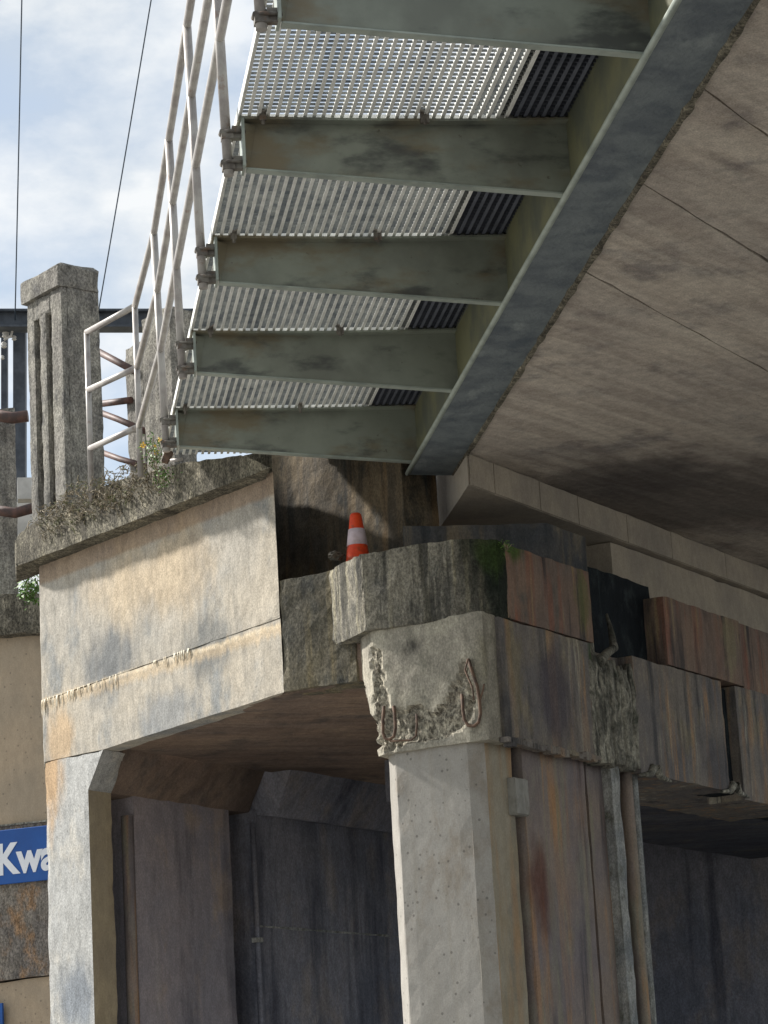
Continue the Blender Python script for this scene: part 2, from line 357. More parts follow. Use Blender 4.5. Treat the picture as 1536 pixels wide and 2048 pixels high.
M_pwall = conc('dark_streaked_wall', lin(136, 128, 108), lin(104, 100, 88), lin(80, 80, 74), sc=2.5, speck=.7, speck_sc=40, bump=.6,
    streak=[(lin(166, 150, 112), .6, 8, .5, .64)])
M_ret = conc('tan_retaining_concrete', lin(178, 160, 136), lin(164, 150, 130), sc=1.6, speck=.16, speck_sc=60, bump=.15, pits=.4)
M_ret2 = conc('rough_grey_band', lin(150, 142, 130), lin(128, 122, 116), lin(160, 130, 100), sc=3, speck=.8, speck_sc=40, bump=.6)
M_steel = paint('grey_green_steel', lin(134, 140, 128), lin(114, 118, 108), rough=.5, spec=.4, sc=2.5,
    layers=[dict(s=1.5, v=(1, 1, 2.2), lo=.49, hi=.64, c=lin(116, 102, 76), a=.75), dict(s=1.9, v=(1, 1, 2.5), lo=.50, hi=.66, c=lin(60, 62, 62), a=.8), dict(s=22, lo=.66, hi=.74, c=lin(70, 60, 48), a=.6)])
M_steel_lt = paint('pale_steel_edge', lin(160, 168, 158), lin(136, 144, 136), rough=.45)
M_girder = paint('girder_steel', lin(116, 124, 126), lin(92, 100, 106), rough=.7, sc=5, bump=.9,
    layers=[dict(s=5, v=(1, .5, 1), lo=.56, hi=.66, c=lin(152, 160, 158), a=.4), dict(s=3, lo=.55, hi=.68, c=lin(72, 82, 92), a=.6)])
M_web = paint('olive_girder_web', lin(112, 112, 84), lin(84, 88, 76), rough=.6, sc=3)
M_grate = paint('galvanised_grating', lin(236, 236, 230), lin(214, 214, 208), rough=.45, metal=.0, sc=9, spec=.5)
M_twist = paint('weathered_cross_bar', lin(132, 134, 130), lin(92, 96, 98), rough=.7, sc=12)
M_galv = paint('aged_galvanised_pipe', lin(168, 164, 158), lin(142, 136, 132), rough=.45, metal=.15, sc=7, layers=[dict(s=12, lo=.6, hi=.7, c=lin(120, 92, 74), a=.5)])
M_clamp = paint('corroded_clamp', lin(120, 116, 108), lin(84, 78, 72), rough=.7, sc=20, layers=[dict(s=25, lo=.54, hi=.66, c=lin(112, 88, 70), a=.6)])
M_rust = paint('rusty_bar', lin(112, 90, 74), lin(78, 64, 56), rough=.85, sc=20)
M_brown = paint('brown_painted_rail', lin(96, 70, 62), lin(70, 56, 52), rough=.6, sc=14)
M_dark = paint('dark_gantry_steel', lin(74, 80, 88), lin(54, 60, 68), rough=.6, sc=8)
M_wire = paint('overhead_wire', lin(70, 84, 100), rough=.6)
M_orange = paint('orange_cone_plastic', lin(226, 74, 26), lin(206, 60, 24), rough=.5, sc=18, layers=[dict(s=14, lo=.5, hi=.66, c=lin(140, 66, 40), a=.75)])
M_band = paint('reflective_sleeve', lin(206, 190, 196), lin(188, 170, 172), rough=.4, sc=18)
M_blue = paint('blue_sign_face', lin(24, 84, 158), lin(22, 76, 146), rough=.4, sc=3)
M_white = paint('white_lettering', lin(232, 234, 238), lin(222, 226, 230), rough=.5)
M_boxg = paint('light_grey_enclosure', lin(190, 188, 182), lin(170, 168, 162), rough=.5)
M_boxg2 = paint('weathered_box_paint', lin(150, 148, 140), lin(128, 126, 118), rough=.7, sc=12, layers=[dict(s=20, v=(1, 1, .2), lo=.55, hi=.68, c=lin(96, 86, 72), a=.6)])
M_dry = paint('dry_weed', lin(158, 146, 124), lin(104, 94, 78), rough=.8, sc=30, layers=[dict(s=18, lo=.52, hi=.6, c=lin(92, 100, 58), a=.8)])
M_leaf = paint('green_leaf', lin(96, 130, 52), lin(70, 104, 40), rough=.6, sc=20)
M_yel = paint('yellow_petal', lin(236, 196, 40), lin(220, 176, 30), rough=.6)
M_ground = conc('street_ground', lin(164, 163, 158), lin(152, 151, 148), lin(170, 166, 156), sc=.3, speck=.4, bump=.2)
M_asph = conc('asphalt', lin(104, 102, 100), lin(92, 90, 88), sc=.5, speck=.6, bump=.3)
M_line = paint('road_paint', lin(206, 204, 196), rough=.6)
M_earth = conc('embankment_earth', lin(122, 104, 74), lin(96, 96, 56), lin(110, 100, 70), sc=.6, speck=.6, bump=.7)

# ================================================================== ground
bm = bmesh.new(); g = 600
for p in ((-g, -g), (g, -g), (g, g), (-g, g)): bm.verts.new((p[0], p[1], 0))
bm.faces.new(bm.verts[:]); from_bm('ground', bm, M_ground, kind='structure')
bm = bmesh.new()
c0 = Vector((1.0, 4, .004)); u = MD; w = PD * -1
for a, b in ((-80, -5), (80, -5), (80, 4.5), (-80, 4.5)): bm.verts.new(c0 + u * a + PD * b)
bm.faces.new(bm.verts[:]); from_bm('road', bm, M_asph, kind='structure')
bm = bmesh.new()
for i in range(-12, 13):
    q = c0 + u * (i * 6) + Vector((0, 0, .004))
    vs = [bm.verts.new(q + u * a + PD * b) for a, b in ((0, -.06), (2.5, -.06), (2.5, .06), (0, .06))]; bm.faces.new(vs)
from_bm('road_marking', bm, M_line, kind='structure')

# ================================================================== bridge deck
S = onz(930, 960, ZD); SB = onz(975, 923, ZD)          # end of the soffit; its bearing line runs along MD
gE = onz(815, 950, ZD)                                  # outer lip of the edge girder
sE = onz(905, 950, ZD)                                  # soffit edge
def lineX(P, d, Q, e):                                  # plan intersection
    D_ = d.x * e.y - d.y * e.x; t = ((Q.x - P.x) * e.y - (Q.y - P.y) * e.x) / D_; return P + d * t
deck = thing('bridge_deck', 'brown concrete bridge deck overhead with grey steel edge girder and shuttered underside', 'bridge deck', Vector((sE.x, sE.y, ZD + 1.6)))
seams = [onz(*p, ZD) for p in ((1290, 370), (1180, 550))]
sn = -nrm(R(AM)) if nrm(R(AM)).dot(S) < 0 else nrm(R(AM))   # away from the street
sn = nrm(R(AM));  sn = sn if sn.dot(Vector((-1, 1, 0))) > 0 else -sn
# soffit panels: strips running along MD, cut by seams; distances measured across
base = SB.dot(sn)
cuts = sorted([s_.dot(sn) for s_ in seams])
step = cuts[1] - cuts[0]
edges = [base]
for c in sorted(cuts, reverse=True): edges.append(c)
while edges[-1] > base - 16: edges.append(edges[-1] - step * random.uniform(.75, 1.15))
gap = .003
def strip_poly(d0, d1, P=sE, wid=9.0):
    pl = []
    for d in (d0, d1):
        q = lineX(P, LD, sn * d + UZ * P.z, MD); pl.append(q)
    z = ZD + 1.6
    a, b = pl
    return [Vector((a.x, a.y, z)), Vector((b.x, b.y, z)), Vector((b.x, b.y, z)) + MD * wid, Vector((a.x, a.y, z)) + MD * wid]
for i in range(len(edges) - 1):
    p = strip_poly(edges[i] - (gap if i else 0), edges[i + 1] + gap)
    for v in p: v.z += random.uniform(0, .004) if False else 0
    bm = prism_bm(p, UZ * .30)
    if i < 6: worn(bm, AM, s=.16, amp=.003, edge=.012, seed=i)
    from_bm('soffit_panel', bm, M_soffit, deck)
# ragged drip line between soffit and girder
e0 = lineX(sE, LD, sn * base + UZ * sE.z, MD)
top = [Vector((v.x, v.y, ZD + 1.6 + .302)) for v in strip_poly(base, base - 16)]
solid('deck_slab', top, UZ * .35, M_soffit, deck, bevel=0)
# beyond the bearing line the slab thickens
ZH = 4.10
q0 = Vector((e0.x, e0.y, 0)); back = 1.15
pl = [q0, q0 + LD * back, q0 + LD * back + MD * 9, q0 + MD * 9]
bm = prism_bm([Vector((v.x, v.y, ZH + 1.6)) for v in pl], UZ * .85); worn(bm, AM, s=.12, amp=.004, edge=.01, seed=3)
from_bm('end_diaphragm', bm, M_bearing, deck)
# shallow formwork joints across the diaphragm face, as separate facing pieces
fo = -sn * .012
t0 = 0.0
for w_ in (.33, .62, .55, .75, .72, .95, .9, 1.0, 1.1):
    a = q0 + MD * (t0 + .02 if t0 == 0 else t0 + .004); b = q0 + MD * (t0 + w_ - .004)
    pf = [Vector((a.x, a.y, ZH + 1.604)), Vector((b.x, b.y, ZH + 1.604)), Vector((b.x, b.y, ZD + 1.597)), Vector((a.x, a.y, ZD + 1.597))]
    bm = prism_bm([v + fo for v in pf], sn * .011); worn(bm, AM, s=.1, amp=.002, edge=.004, seed=t0)
    from_bm('facing_panel', bm, M_bearing, deck); t0 += w_
# edge girder: web, bottom plate, lip
gl = 20
gs = gE - LD * gl; wdt = (sE - gE).dot(TD)
gend = gE
def gpt(t, y, z): return gE + TD * t + LD * y + UZ * z      # t across, y along (0 = far end, negative nearer), z from soffit
pl = [gpt(0.01, 0, 0), gpt(wdt + .02, 0.04, 0), gpt(wdt + .02, -gl, 0), gpt(.01, -gl, 0)]
bm = prism_bm(pl, UZ * .02)
worn(bm, AL, s=.12, amp=.003, edge=.004)
from_bm('bottom_plate', bm, M_girder, deck)
solid('girder_web', [gpt(.03, 0, .02), gpt(.03, -gl, .02), gpt(.03, -gl, .52), gpt(.03, 0, .52)], TD * .02, M_web, deck, bevel=0)
bm = tube_bm([gpt(0, y, .01) for y in [0 - gl * i / 20 for i in range(21)]], .016, 10)
from_bm('drip_lip', bm, M_steel_lt, deck)
# ragged mortar line at soffit edge
bm = bmesh.new(); n = 150; prev = None
for i in range(n):
    y = -gl * .75 * i / n; wv = .012 + .016 * abs(noise.noise(Vector((i * .5, 0, 0)))) + .012 * noise.noise(Vector((i * 1.7, 3, 0)))
    c = gpt(wdt + .004, y, -.004); ring = [bm.verts.new(c + TD * a + UZ * b) for a, b in ((-wv, .01), (-wv * .6, -.008), (wv, -.010), (wv * 1.6, .01))]
    if prev:
        for j in range(3): bm.faces.new((prev[j], prev[j + 1], ring[j + 1], ring[j]))
    prev = ring
from_bm('mortar_seam', bm, M_coping, deck)
# roadway kerb slab lying over the inner part of the walkway
bm = prism_bm([gpt(-.30, .25, .424), gpt(-.30, -gl, .424), gpt(1.2, -gl, .424), gpt(1.2, .25, .424)], UZ * .3)
from_bm('kerb_slab', bm, M_damp_shade, deck)  # near-black colour paints the shade over the inner grating
# road surface over the far part, over the abutment
bm = prism_bm([Vector((v.x, v.y, 4.95 + 1.6)) for v in (q0 - LD * 0.2, q0 + LD * 9, q0 + LD * 9 + MD * 9, q0 + MD * 9)], UZ * .25)
from_bm('approach_slab', bm, M_bearing, deck)

# ================================================================== walkway: brackets, grating, handrail
E4 = onz(350, 820, H); E1 = onz(480, 240, H)
LDw = (E4 - E1).normalized(); AW = math.degrees(math.atan2(LDw.x, LDw.y)); TW = Vector((LDw.y, -LDw.x, 0))
SP = (E4 - E1).length / 3
def wpt(k, t, y, z): return E4 - LDw * SP * k + TW * t + LDw * y + UZ * z
WW = 1.62
def bracket_parts(root, k):
    zf = 0.0
    # tapered web plate
    web = [wpt(k, .02, .0, -.012), wpt(k, WW, 0, -.012), wpt(k, WW + .02, 0, -.37), wpt(k, .02, 0, -.235)]
    solid('web_plate', web, LDw * .014, M_steel, root, bevel=.002)
    # top flange, a little bowed
    n = 12; bm = bmesh.new(); pr = None
    for i in range(n + 1):
        t = -.01 + (WW - .0) * i / n; sag = -.010 * math.sin(math.pi * i / n) - .002
        r_ = [bm.verts.new(wpt(k, t, a, b + sag)) for a, b in ((-.055, .0), (.055, .0), (.055, -.012), (-.055, -.012), (-.055, -.012))][:4]
        if pr:
            for j in range(4): bm.faces.new((pr[j], pr[(j + 1) % 4], r_[(j + 1) % 4], r_[j]))
        else: bm.faces.new(r_)
        pr = r_
    bm.faces.new(pr[::-1]); bmesh.ops.recalc_face_normals(bm, faces=bm.faces[:]); from_bm('top_flange', bm, M_steel, root)
    bf = [wpt(k, .02, -.006, -.236), wpt(k, WW + .01, -.006, -.371), wpt(k, WW + .01, .045, -.371), wpt(k, .02, .045, -.236)]
    solid('bottom_flange', bf, UZ * -.010, M_steel_lt, root, bevel=.001)
    solid('end_plate', [wpt(k, .0, -.06, -.012), wpt(k, .0, .07, -.012), wpt(k, .0, .07, -.25), wpt(k, .0, -.06, -.25)], TW * .014, M_steel_lt, root, bevel=.002)
    solid('stiffener', [wpt(k, .004, -.05, -.03), wpt(k, .07, -.004, -.03), wpt(k, .03, -.004, -.23), wpt(k, .004, -.02, -.23)], UZ * -.008, M_steel, root, bevel=0)
for k in range(0, 6):
    names = ['lowest visible grey green walkway bracket, directly above the far wing wall', 'second walkway bracket up from the wing wall',
             'third walkway bracket up, midway along the walkway', 'fourth walkway bracket up, just below the open mesh grating panel',
             'topmost walkway bracket in view, cut off by the top of the photo', 'walkway bracket overhead just outside the top of the frame']
    if k == 5: continue
    root = thing('walkway_bracket', names[k], 'bracket', wpt(k, 0, 0, -.37), 'tapered steel brackets carrying the walkway')
    bracket_parts(root, k)
    # grating clips hanging over the flange
    for (t, s_) in ((.1, 1), (.86, 1.3)) if k else ((.06, .9), (.8, .8)):
        bm = box_bm(wpt(k, t, -.065, .0), TW * .016 * s_, LDw * .010, UZ * .03 * s_)
        tube_bm([wpt(k, t - .02, -.07, .045), wpt(k, t - .022, -.085, .02), wpt(k, t, -.09, .005), wpt(k, t + .022, -.085, .02), wpt(k, t + .02, -.07, .05)], .006, 6, bm)
        tube_bm([wpt(k, t, -.07, -.05), wpt(k, t, -.07, .05)], .009, 6, bm)
        from_bm('grating_clip', bm, M_clamp, root)

# grating: bearing bars running along the walkway, one bar mesh shared by all
pitch = .0435; NB = int((WW + .02) / pitch)
def bar_mesh(L):
    bm = bmesh.new(); box_bm(Vector((0, L / 2, .016)), Vector((.0028, 0, 0)), Vector((0, L / 2, 0)), Vector((0, 0, .014)), bm)
    box_bm(Vector((0.0, L / 2, .0015)), Vector((.0085, 0, 0)), Vector((0, L / 2, 0)), Vector((0, 0, .002)), bm)
    me = bpy.data.meshes.new('bearing_bar'); bm.to_mesh(me); bm.free(); me.materials.append(M_grate); return me
bar_full = bar_mesh(SP - .012); bar_short = bar_mesh(1.08)
M_grate_shade = paint('tar_blackened_grating', lin(92, 96, 106), lin(76, 80, 90), rough=.7)  # darker grating copy that paints the shade under the kerb slab
bar_fd = bar_full.copy(); bar_fd.materials.clear(); bar_fd.materials.append(M_grate_shade)
bar_sd = bar_short.copy(); bar_sd.materials.clear(); bar_sd.materials.append(M_grate_shade)
rotz = -math.radians(AW)
glabels = {4: 'topmost steel grating panel in view, between the two uppermost brackets', 3: 'grating panel with open sky showing through its mesh',
           2: 'grating panel between the second and third brackets counted from the top', 1: 'grating panel of pale ribs just above the lowest pair of brackets'}
glab = ['short grating panel end resting on the mossy coping below the lowest bracket',
        'lowest full grating panel, between the two lowest brackets',
        'second full grating panel up from the wing wall',
        'third grating panel up, just under the open mesh one',
        'topmost grating panel, its square mesh open to the sky',
        'grating panel overhead beyond the top bracket']
for k in range(0, 5):
    # panel k spans from bracket k (far end) towards bracket k-1 ... nearer one is k
    L = SP - .012 if k else 1.08
    st = wpt(k - 1, 0, .0, .002) if k else wpt(0, 0, .55, .002)
    st = wpt(k, -.0, .006 - (SP if False else 0), .002) if False else (wpt(k, 0, .006, .002))
    # starts at bracket k and runs away from the camera to bracket k-1
    root = thing('grating_panel', glab[k], 'grating', st, 'steel grating panels of the walkway')
    me = bar_full if k else bar_short
    for i in range(NB + 1):
        t = -.005 + i * pitch
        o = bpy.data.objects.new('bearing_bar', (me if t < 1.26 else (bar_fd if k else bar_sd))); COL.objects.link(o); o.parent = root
        o.location = TW * t; o.rotation_euler = (0, 0, rotz)
    bm = bmesh.new(); y = .02
    while y < L - .01:
        box_bm(st + TW * .63 + LDw * y + UZ * (.0195 if k < 4 else .0235), TW * .63, LDw * .0022, UZ * (.0100 if k < 4 else .0060), bm)
        box_bm(st + TW * 1.44 + LDw * y + UZ * .0195, TW * .18, LDw * .0022, UZ * .0100, bm); y += .0435
    o = from_bm('cross_bars', bm, M_twist, root); o['kind'] = 'stuff'; o.data.materials.append(M_grate_shade)
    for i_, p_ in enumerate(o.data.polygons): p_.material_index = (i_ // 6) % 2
    bm = box_bm(st + TW * (WW / 2) + LDw * .002 + UZ * .017, TW * (WW / 2), LDw * .002, UZ * .014)
    from_bm('end_banding', bm, M_grate, root)
    bm = box_bm(st + TW * -.012 + LDw * L / 2 + UZ * .012, TW * .003, LDw * L / 2, UZ * .022)
    from_bm('side_banding', bm, M_grate, root)

# handrail of galvanised pipe
hr = thing('handrail', 'three rail galvanised pipe handrail along the walkway edge, turning onto the coping', 'handrail', wpt(0, -.07, 0, -.25))
RH = (.40, .80, 1.20)
def post(p0, p1, r=.021): return tube_bm([p0, p1], r, 12)
pp = []
for k in range(0, 6):
    b = wpt(k, -.065, -.01, -.28); t = wpt(k, -.075 - .02, -.01, 1.2); pp.append((b, t))
    from_bm('post', post(b, t, .024), M_galv, hr, origin=b.copy())
    if k < 5:
        for zz in (-.07, -.22):
            bm = tube_bm([wpt(k, -.09, -.035, zz), wpt(k, -.092, .01, zz)], .012, 8)
            tube_bm([wpt(k, .02, -.035, zz), wpt(k, -.06, -.04, zz), wpt(k, -.092, -.02, zz), wpt(k, -.094, 0, zz), wpt(k, -.06, .022, zz), wpt(k, .02, .02, zz)], .009, 7, bm)
            box_bm(wpt(k, -.065, -.01, zz - .015), TW * .028, LDw * .028, UZ * .02, bm)
            box_bm(wpt(k, -.02, -.01, zz), TW * .022, LDw * .02, UZ * .03, bm)
            from_bm('clamp', bm, M_clamp, hr)
# corner post where the walkway meets the coping, and end post beside the pillar
zc = H
c5 = onz(281, 940, H - .02); d6 = onz(183, 990, H)
t6 = vz(d6, 165, 665); t5 = vz(c5, 268, 612)
pb = [(c5, up(c5, t5 - 1.6)), (d6, up(d6, t6 - 1.6))]
for b, t in pb: from_bm('post', post(b - UZ * .05, t), M_galv, hr, origin=b.copy())
def at(seg, z): b, t = seg; f = (z - b.z) / (t.z - b.z); return b + (t - b) * f
zr5 = [vz(c5, *q) for q in ((275, 853), (272, 735), (268, 612))]; zr6 = [vz(d6, *q) for q in ((175, 897), (171, 780), (165, 665))]
for i, h in enumerate(RH):
    line = [at(pp[k], H + 1.6 + h) for k in range(5, -1, -1)]
    line = [line[0] - LDw * SP] + line
    c = at(pb[0], zr5[i]); e = at(pb[1], zr6[i])
    bm = tube_bm(line + [c], .0225, 12); from_bm('rail', bm, M_galv, hr)
    bm = tube_bm([c, e], .0225, 12); from_bm('rail', bm, M_galv, hr)

# ================================================================== abutment with wing wall, cap and corner column
ab = thing('bridge_abutment', 'sunlit stained concrete abutment frame with wing wall, cap and corner column', 'abutment', up(A, -1.6))
INN = -nrm(R(AN), WN)       # into the wall
def wp(x, y, o=0): return onv(x, y, offp(WN, AN, o), AN)
zj = 3.385
wl = wp(75, 1190); wr = wp(551, 1160); lg = wp(180, 1750); ll = wp(97, 1750)
def wq(P, z): return Vector((P.x, P.y, z + 1.6))
rr_ = wp(567, 1383)
wr2 = Vector((rr_.x, rr_.y, 0))
# upper and lower lifts of the wall, meeting in a construction joint
Wtop = 4.42
h0, h1 = wp(205, 1496), wp(173, 1574)
wlx = wp(82, 1300)
up_poly = [wq(wlx, zj + .001), wq(wr2, zj + .045), wq(wr2, Wtop), wq(wlx, Wtop)]
EX = dirv(-8)
bm = prism_bm(up_poly, EX * .34); worn(bm, AN, s=.06, amp=.004, edge=.006, seed=1); from_bm('upper_wall', bm, M_wall, ab)
lo_poly = [wq(wlx, zj), wq(wlx, 2.93), wq(wp(205, 1496), 2.90), wq(wr2, 2.935), wq(wr2, zj + .044)]
lo_poly = [v + INN * .004 for v in lo_poly]
bm = prism_bm(lo_poly, EX * .34); worn(bm, AN, s=.06, amp=.004, edge=.006, seed=2); from_bm('lower_wall', bm, M_wall, ab)
# joint drips of calcite
random.seed(11)
bm = bmesh.new()
for i in range(60):
    f = random.random() ** 2 * .34 if i < 44 else random.uniform(.5, .66)
    P = wlx.lerp(wr2, f); P = wq(P, zj + .05 * f - .004) - INN * .003
    ln = random.uniform(.03, .13) * (1 if i < 44 else .6); wd = random.uniform(.003, .009)
    v = [bm.verts.new(P + ND * -a + UZ * b - INN * c) for a, b, c in ((-wd, .01, .0), (wd, .01, .0), (wd * .7, -ln * .6, .004), (0, -ln, .0), (-wd * .7, -ln * .6, .004), (0, -ln * .4, .009))]
    for q in ((0, 5, 1), (1, 5, 2), (2, 5, 3), (3, 5, 4), (4, 5, 0)): bm.faces.new([v[j] for j in q])
o = from_bm('calcite_drip', bm, paint('white_calcite', lin(228, 220, 200), lin(206, 190, 160), rough=.8), ab); o['kind'] = 'stuff'
# leg
leg_poly = [wq(wlx, 2.925), wq(wlx, -1.6), wq(lg, -1.6), wq(lg, 2.64), wq(wp(205, 1496), 2.90)]
leg_poly = [v + INN * .004 for v in leg_poly]
bm = prism_bm(leg_poly, MD * .27); worn(bm, AN, s=.07, amp=.005, edge=.015, seed=4); legO = from_bm('leg', bm, M_leg, ab)
legO.data.materials.append(M_leg_in)
for p in legO.data.polygons:
    if abs(p.normal.dot(nrm(R(AM)))) > .9: p.material_index = 1
# coping in three stretches
def cp(x, y, o=0): return onv(x, y, offp(P0, AN, o), AN)
cl, crr = cp(31, 1133), cp(541, 945); zc0, zc1 = 4.41, 4.36
cut = [0, .55, 1]
prof = lambda P: [wq(P, 4.40)]
ctop = [wq(cl, 4.405), wq(crr, 4.385), wq(crr - (crr - cl) * .05, 4.47), wq(crr - (crr - cl) * .10, 4.55), wq(crr - (crr - cl) * .30, 4.66), wq(cl + (crr - cl) * .42, 4.74), wq(cl + (crr - cl) * .12, 4.70), wq(cl + (crr - cl) * .02, 4.66), wq(cl, 4.62)]
bm = prism_bm(ctop, EX * .55); worn(bm, AN, s=.045, amp=.006, edge=.010, seed=5, lump=.003, lsc=4); from_bm('coping', bm, M_coping, ab)
# wing wall leaf's end and the recessed backwall behind the ledge
fw_ = wq(wr2, 4.40) + EX * .05
fpl = [fw_ - ND * .0, fw_ + ND * 1.7, fw_ + ND * 1.7 + INN * .66, fw_ + EX * .85]
bm = prism_bm(fpl, UZ * .22); worn(bm, AN, s=.08, amp=.008, edge=.02, seed=77); from_bm('top_slab', bm, M_coping, ab)  # mossy slab behind the coping, deepened to keep sun off the backwall
f2_ = wq(wr2, 4.585) + INN * .20
bm = prism_bm([f2_ - ND * .02, f2_ - ND * .52, f2_ - ND * .52 + INN * .42, f2_ + INN * .42], UZ * .09); worn(bm, AN, s=.08, amp=.006, edge=.01, seed=78); from_bm('top_slab', bm, M_damp_shade, ab)  # added lip that blocks sun from reaching the backwall
bk = WN + INN * .62
def bq(x, y): return onv(x, y, bk, AN)
b0 = bq(330, 1000); b1 = bq(806, 1000)
bm = prism_bm([wq(b0, ZT - .3), wq(b1, ZT - .3), wq(b1, 4.9), wq(b0.lerp(b1, .42), 4.9), wq(b0.lerp(b1, .40), 4.69), wq(b0, 4.69)], INN * .3); worn(bm, AN, s=.08, amp=.01, edge=.02, seed=6, lump=.01); from_bm('backwall', bm, M_back, ab)
b2 = b1 + INN * 1.0
b2 = onv(770, 1000, bk + INN * 1.0, AN); b3 = onv(905, 1000, bk + INN * 1.0, AN)
bm = prism_bm([wq(b2, ZT - .3), wq(b3, ZT - .3), wq(b3, 4.9), wq(b2, 4.9)], INN * .3); from_bm('rear_wall', bm, M_damp_shade, ab)
# short wall beside the cap
INP = -nrm(R(AP), A)
pB = onv(715, 1365, wr2 + UZ, AP)
pw = [wq(wr2, 2.938), wq(pB, 2.93), wq(pB, ZT), wq(wr2, ZT)]
pw = [v - INP * 0 for v in pw]
bm = prism_bm(pw, INP * .8); worn(bm, AP, s=.055, amp=.006, edge=.014, seed=7); from_bm('side_wall', bm, M_pwall, ab)
# cap block on the corner (plan polygon, ledge to cap bottom)
kk = Vector((K.x, K.y, 0)); INM = sn
capplan = [Vector((B.x, B.y, 0)), Vector((A.x, A.y, 0)), Vector((Cc.x, Cc.y, 0)), kk, kk + MD * .12, kk + MD * .12 + INM * .9, Vector((B.x, B.y, 0)) + INP * .8]
bm = prism_bm([wq(p, ZB) for p in capplan], UZ * (ZT - ZB)); worn(bm, AP, s=.045, amp=.009, edge=.022, seed=8, lump=.006, lsc=6); from_bm('cap_block', bm, M_cap, ab)
# capital below the cap
Aq = offp(A, AP, -.05)
def pc(x, y, o=0): return onv(x, y, offp(Aq, AP, o), AP)
cfl, cfr = pc(748, 1330), pc(931, 1330)
c45 = dirv(-22)
def ring(z, lx, wl_, d=.0):
    """plan ring of the capital at height z; lx = front-left corner, wl_ = length of the left chamfer"""
    F = lx; G = F + c45 * wl_; r0 = Vector((cfr.x, cfr.y, 0)); c4 = Vector((K.x, K.y, 0)) - MD * .20 + INM * .03
    return [wq(p, z) for p in (G, F, r0, c4, kk + INM * .03 + MD * .05, kk + MD * .05 + INM * .5, G + INP * .45)]
F0 = pc(746, 1310); F1 = pc(750, 1400); F2 = pc(766, 1500)
lv = [ring(ZB + .02, F0, .21), ring(2.92, F0, .21), ring(2.70, F1, .10), ring(ZC - .01, F2, .085)]
def pix(P):
    v = P - EYE; z = v.dot(FW); a = v.dot(RT) / z * FPX; b = -v.dot(UP) / z * FPX
    return CX + a * cr + b * sr, CY - a * sr + b * cr
def segd(x, y, a, b):
    dx, dy = b[0] - a[0], b[1] - a[1]; t = max(0, min(1, ((x - a[0]) * dx + (y - a[1]) * dy) / (dx * dx + dy * dy)))
    return math.hypot(x - a[0] - dx * t, y - a[1] - dy * t)
SPL = [((750, 1310), (762, 1400), 11), ((762, 1400), (775, 1470), 17), ((775, 1450), (830, 1445), 34), ((830, 1450), (890, 1450), 30), ((890, 1445), (915, 1415), 32),
       ((915, 1420), (928, 1375), 24), ((922, 1375), (935, 1330), 12), ((765, 1490), (775, 1500), 10)]
bm = loft_bm(lv); worn(bm, AP, s=.022, amp=.004, edge=.012, seed=9, lump=.003)
bm.normal_update(); msk = {}
for v in bm.verts:
    x, y = pix(v.co); nn = noise.noise(v.co * 9) * 12 + noise.noise(v.co * 23) * 7
    d = max(w_ + nn - segd(x, y, a, b) for a, b, w_ in SPL)
    msk[v] = max(0, min(1, d / 5 + .3)) if v.normal.dot(INP) < .3 else 0
    v.co += -v.normal * msk[v] * (.026 + .018 * noise.noise(v.co * 21) + .014 * noise.noise(v.co * 47))
cpo_m = [sum(msk[v] for v in f.verts) / len(f.verts) > .45 for f in bm.faces]
cpo = from_bm('capital', bm, M_capital, ab); cpo.data.materials.append(M_spall)
for f_, m_ in zip(cpo.data.polygons, cpo_m): f_.material_index = int(m_)
# spalled lumps along the capital's arrises
def blob(name, c, rx, ry, rz, seed, mat=M_spall, par=ab, sub=3, amp=.35):
    bm = bmesh.new(); bmesh.ops.create_icosphere(bm, subdivisions=sub, radius=1)
    for v in bm.verts:
        n_ = v.co.copy(); d = 1 + amp * (noise.noise(n_ * 2.2 + Vector((seed, 0, 0))) + .6 * noise.noise(n_ * 6 + Vector((0, seed, 0))) + .4 * noise.noise(n_ * 13 + Vector((0, 0, seed))))
        n_ = n_ * d; v.co = c + dirv(AP) * (n_.x * rx) + nrm(R(AP)) * (n_.y * ry) + UZ * (n_.z * rz)
    return from_bm(name, bm, mat, par)
# corner column
f2, f3 = pc(790, 1500, -.03), pc(934, 1500, -.03)
g1 = f2 + c45 * .12
cM = Vector((K.x, K.y, 0)) + INM * .05
f4 = lineX(Vector((f3.x, f3.y, 0)), -dirv(-86), cM, MD)
f4 = onv(970, 1500, f3, 84); f5 = onv(1022, 1500, f4, AM)
colplan = [g1, f2, f3, f4, f5, f5 + INM * .45, g1 + INP * .45]
bm = prism_bm([wq(p, -1.6) for p in colplan], UZ * (ZC + 1.6 - .0)); worn(bm, AP, s=.09, amp=.002, edge=.007, seed=10); co = from_bm('column', bm, M_col, ab)
co.data.materials.append(M_colside)
for p in co.data.polygons:
    if p.normal.dot(-INM) > .9: p.material_index = 1
# exposed reinforcement: bent bars standing out of the broken concrete
def bar(pts, r=.0105): return from_bm('exposed_bar', tube_bm(pts, r, 7), M_rust, ab)
def arc(pts2, o=.008): return [pc(x, y, o) for x, y in pts2]
bar(arc([(768, 1412), (766, 1440), (766, 1465), (770, 1477), (779, 1479), (788, 1473), (791, 1455), (790, 1430), (787, 1412)]))
bar(arc([(833, 1428), (834, 1450), (832, 1472), (822, 1480), (800, 1481), (780, 1482)]), .007)
bar(arc([(924, 1388), (926, 1420), (929, 1440), (937, 1451), (948, 1452), (957, 1445), (961, 1428), (959, 1400), (955, 1375), (945, 1345), (936, 1318)]))
bar(arc([(960, 1400), (966, 1380), (968, 1368)]), .006)
bar(arc([(936, 1318), (930, 1340), (945, 1375), (948, 1400)], .05), .006)
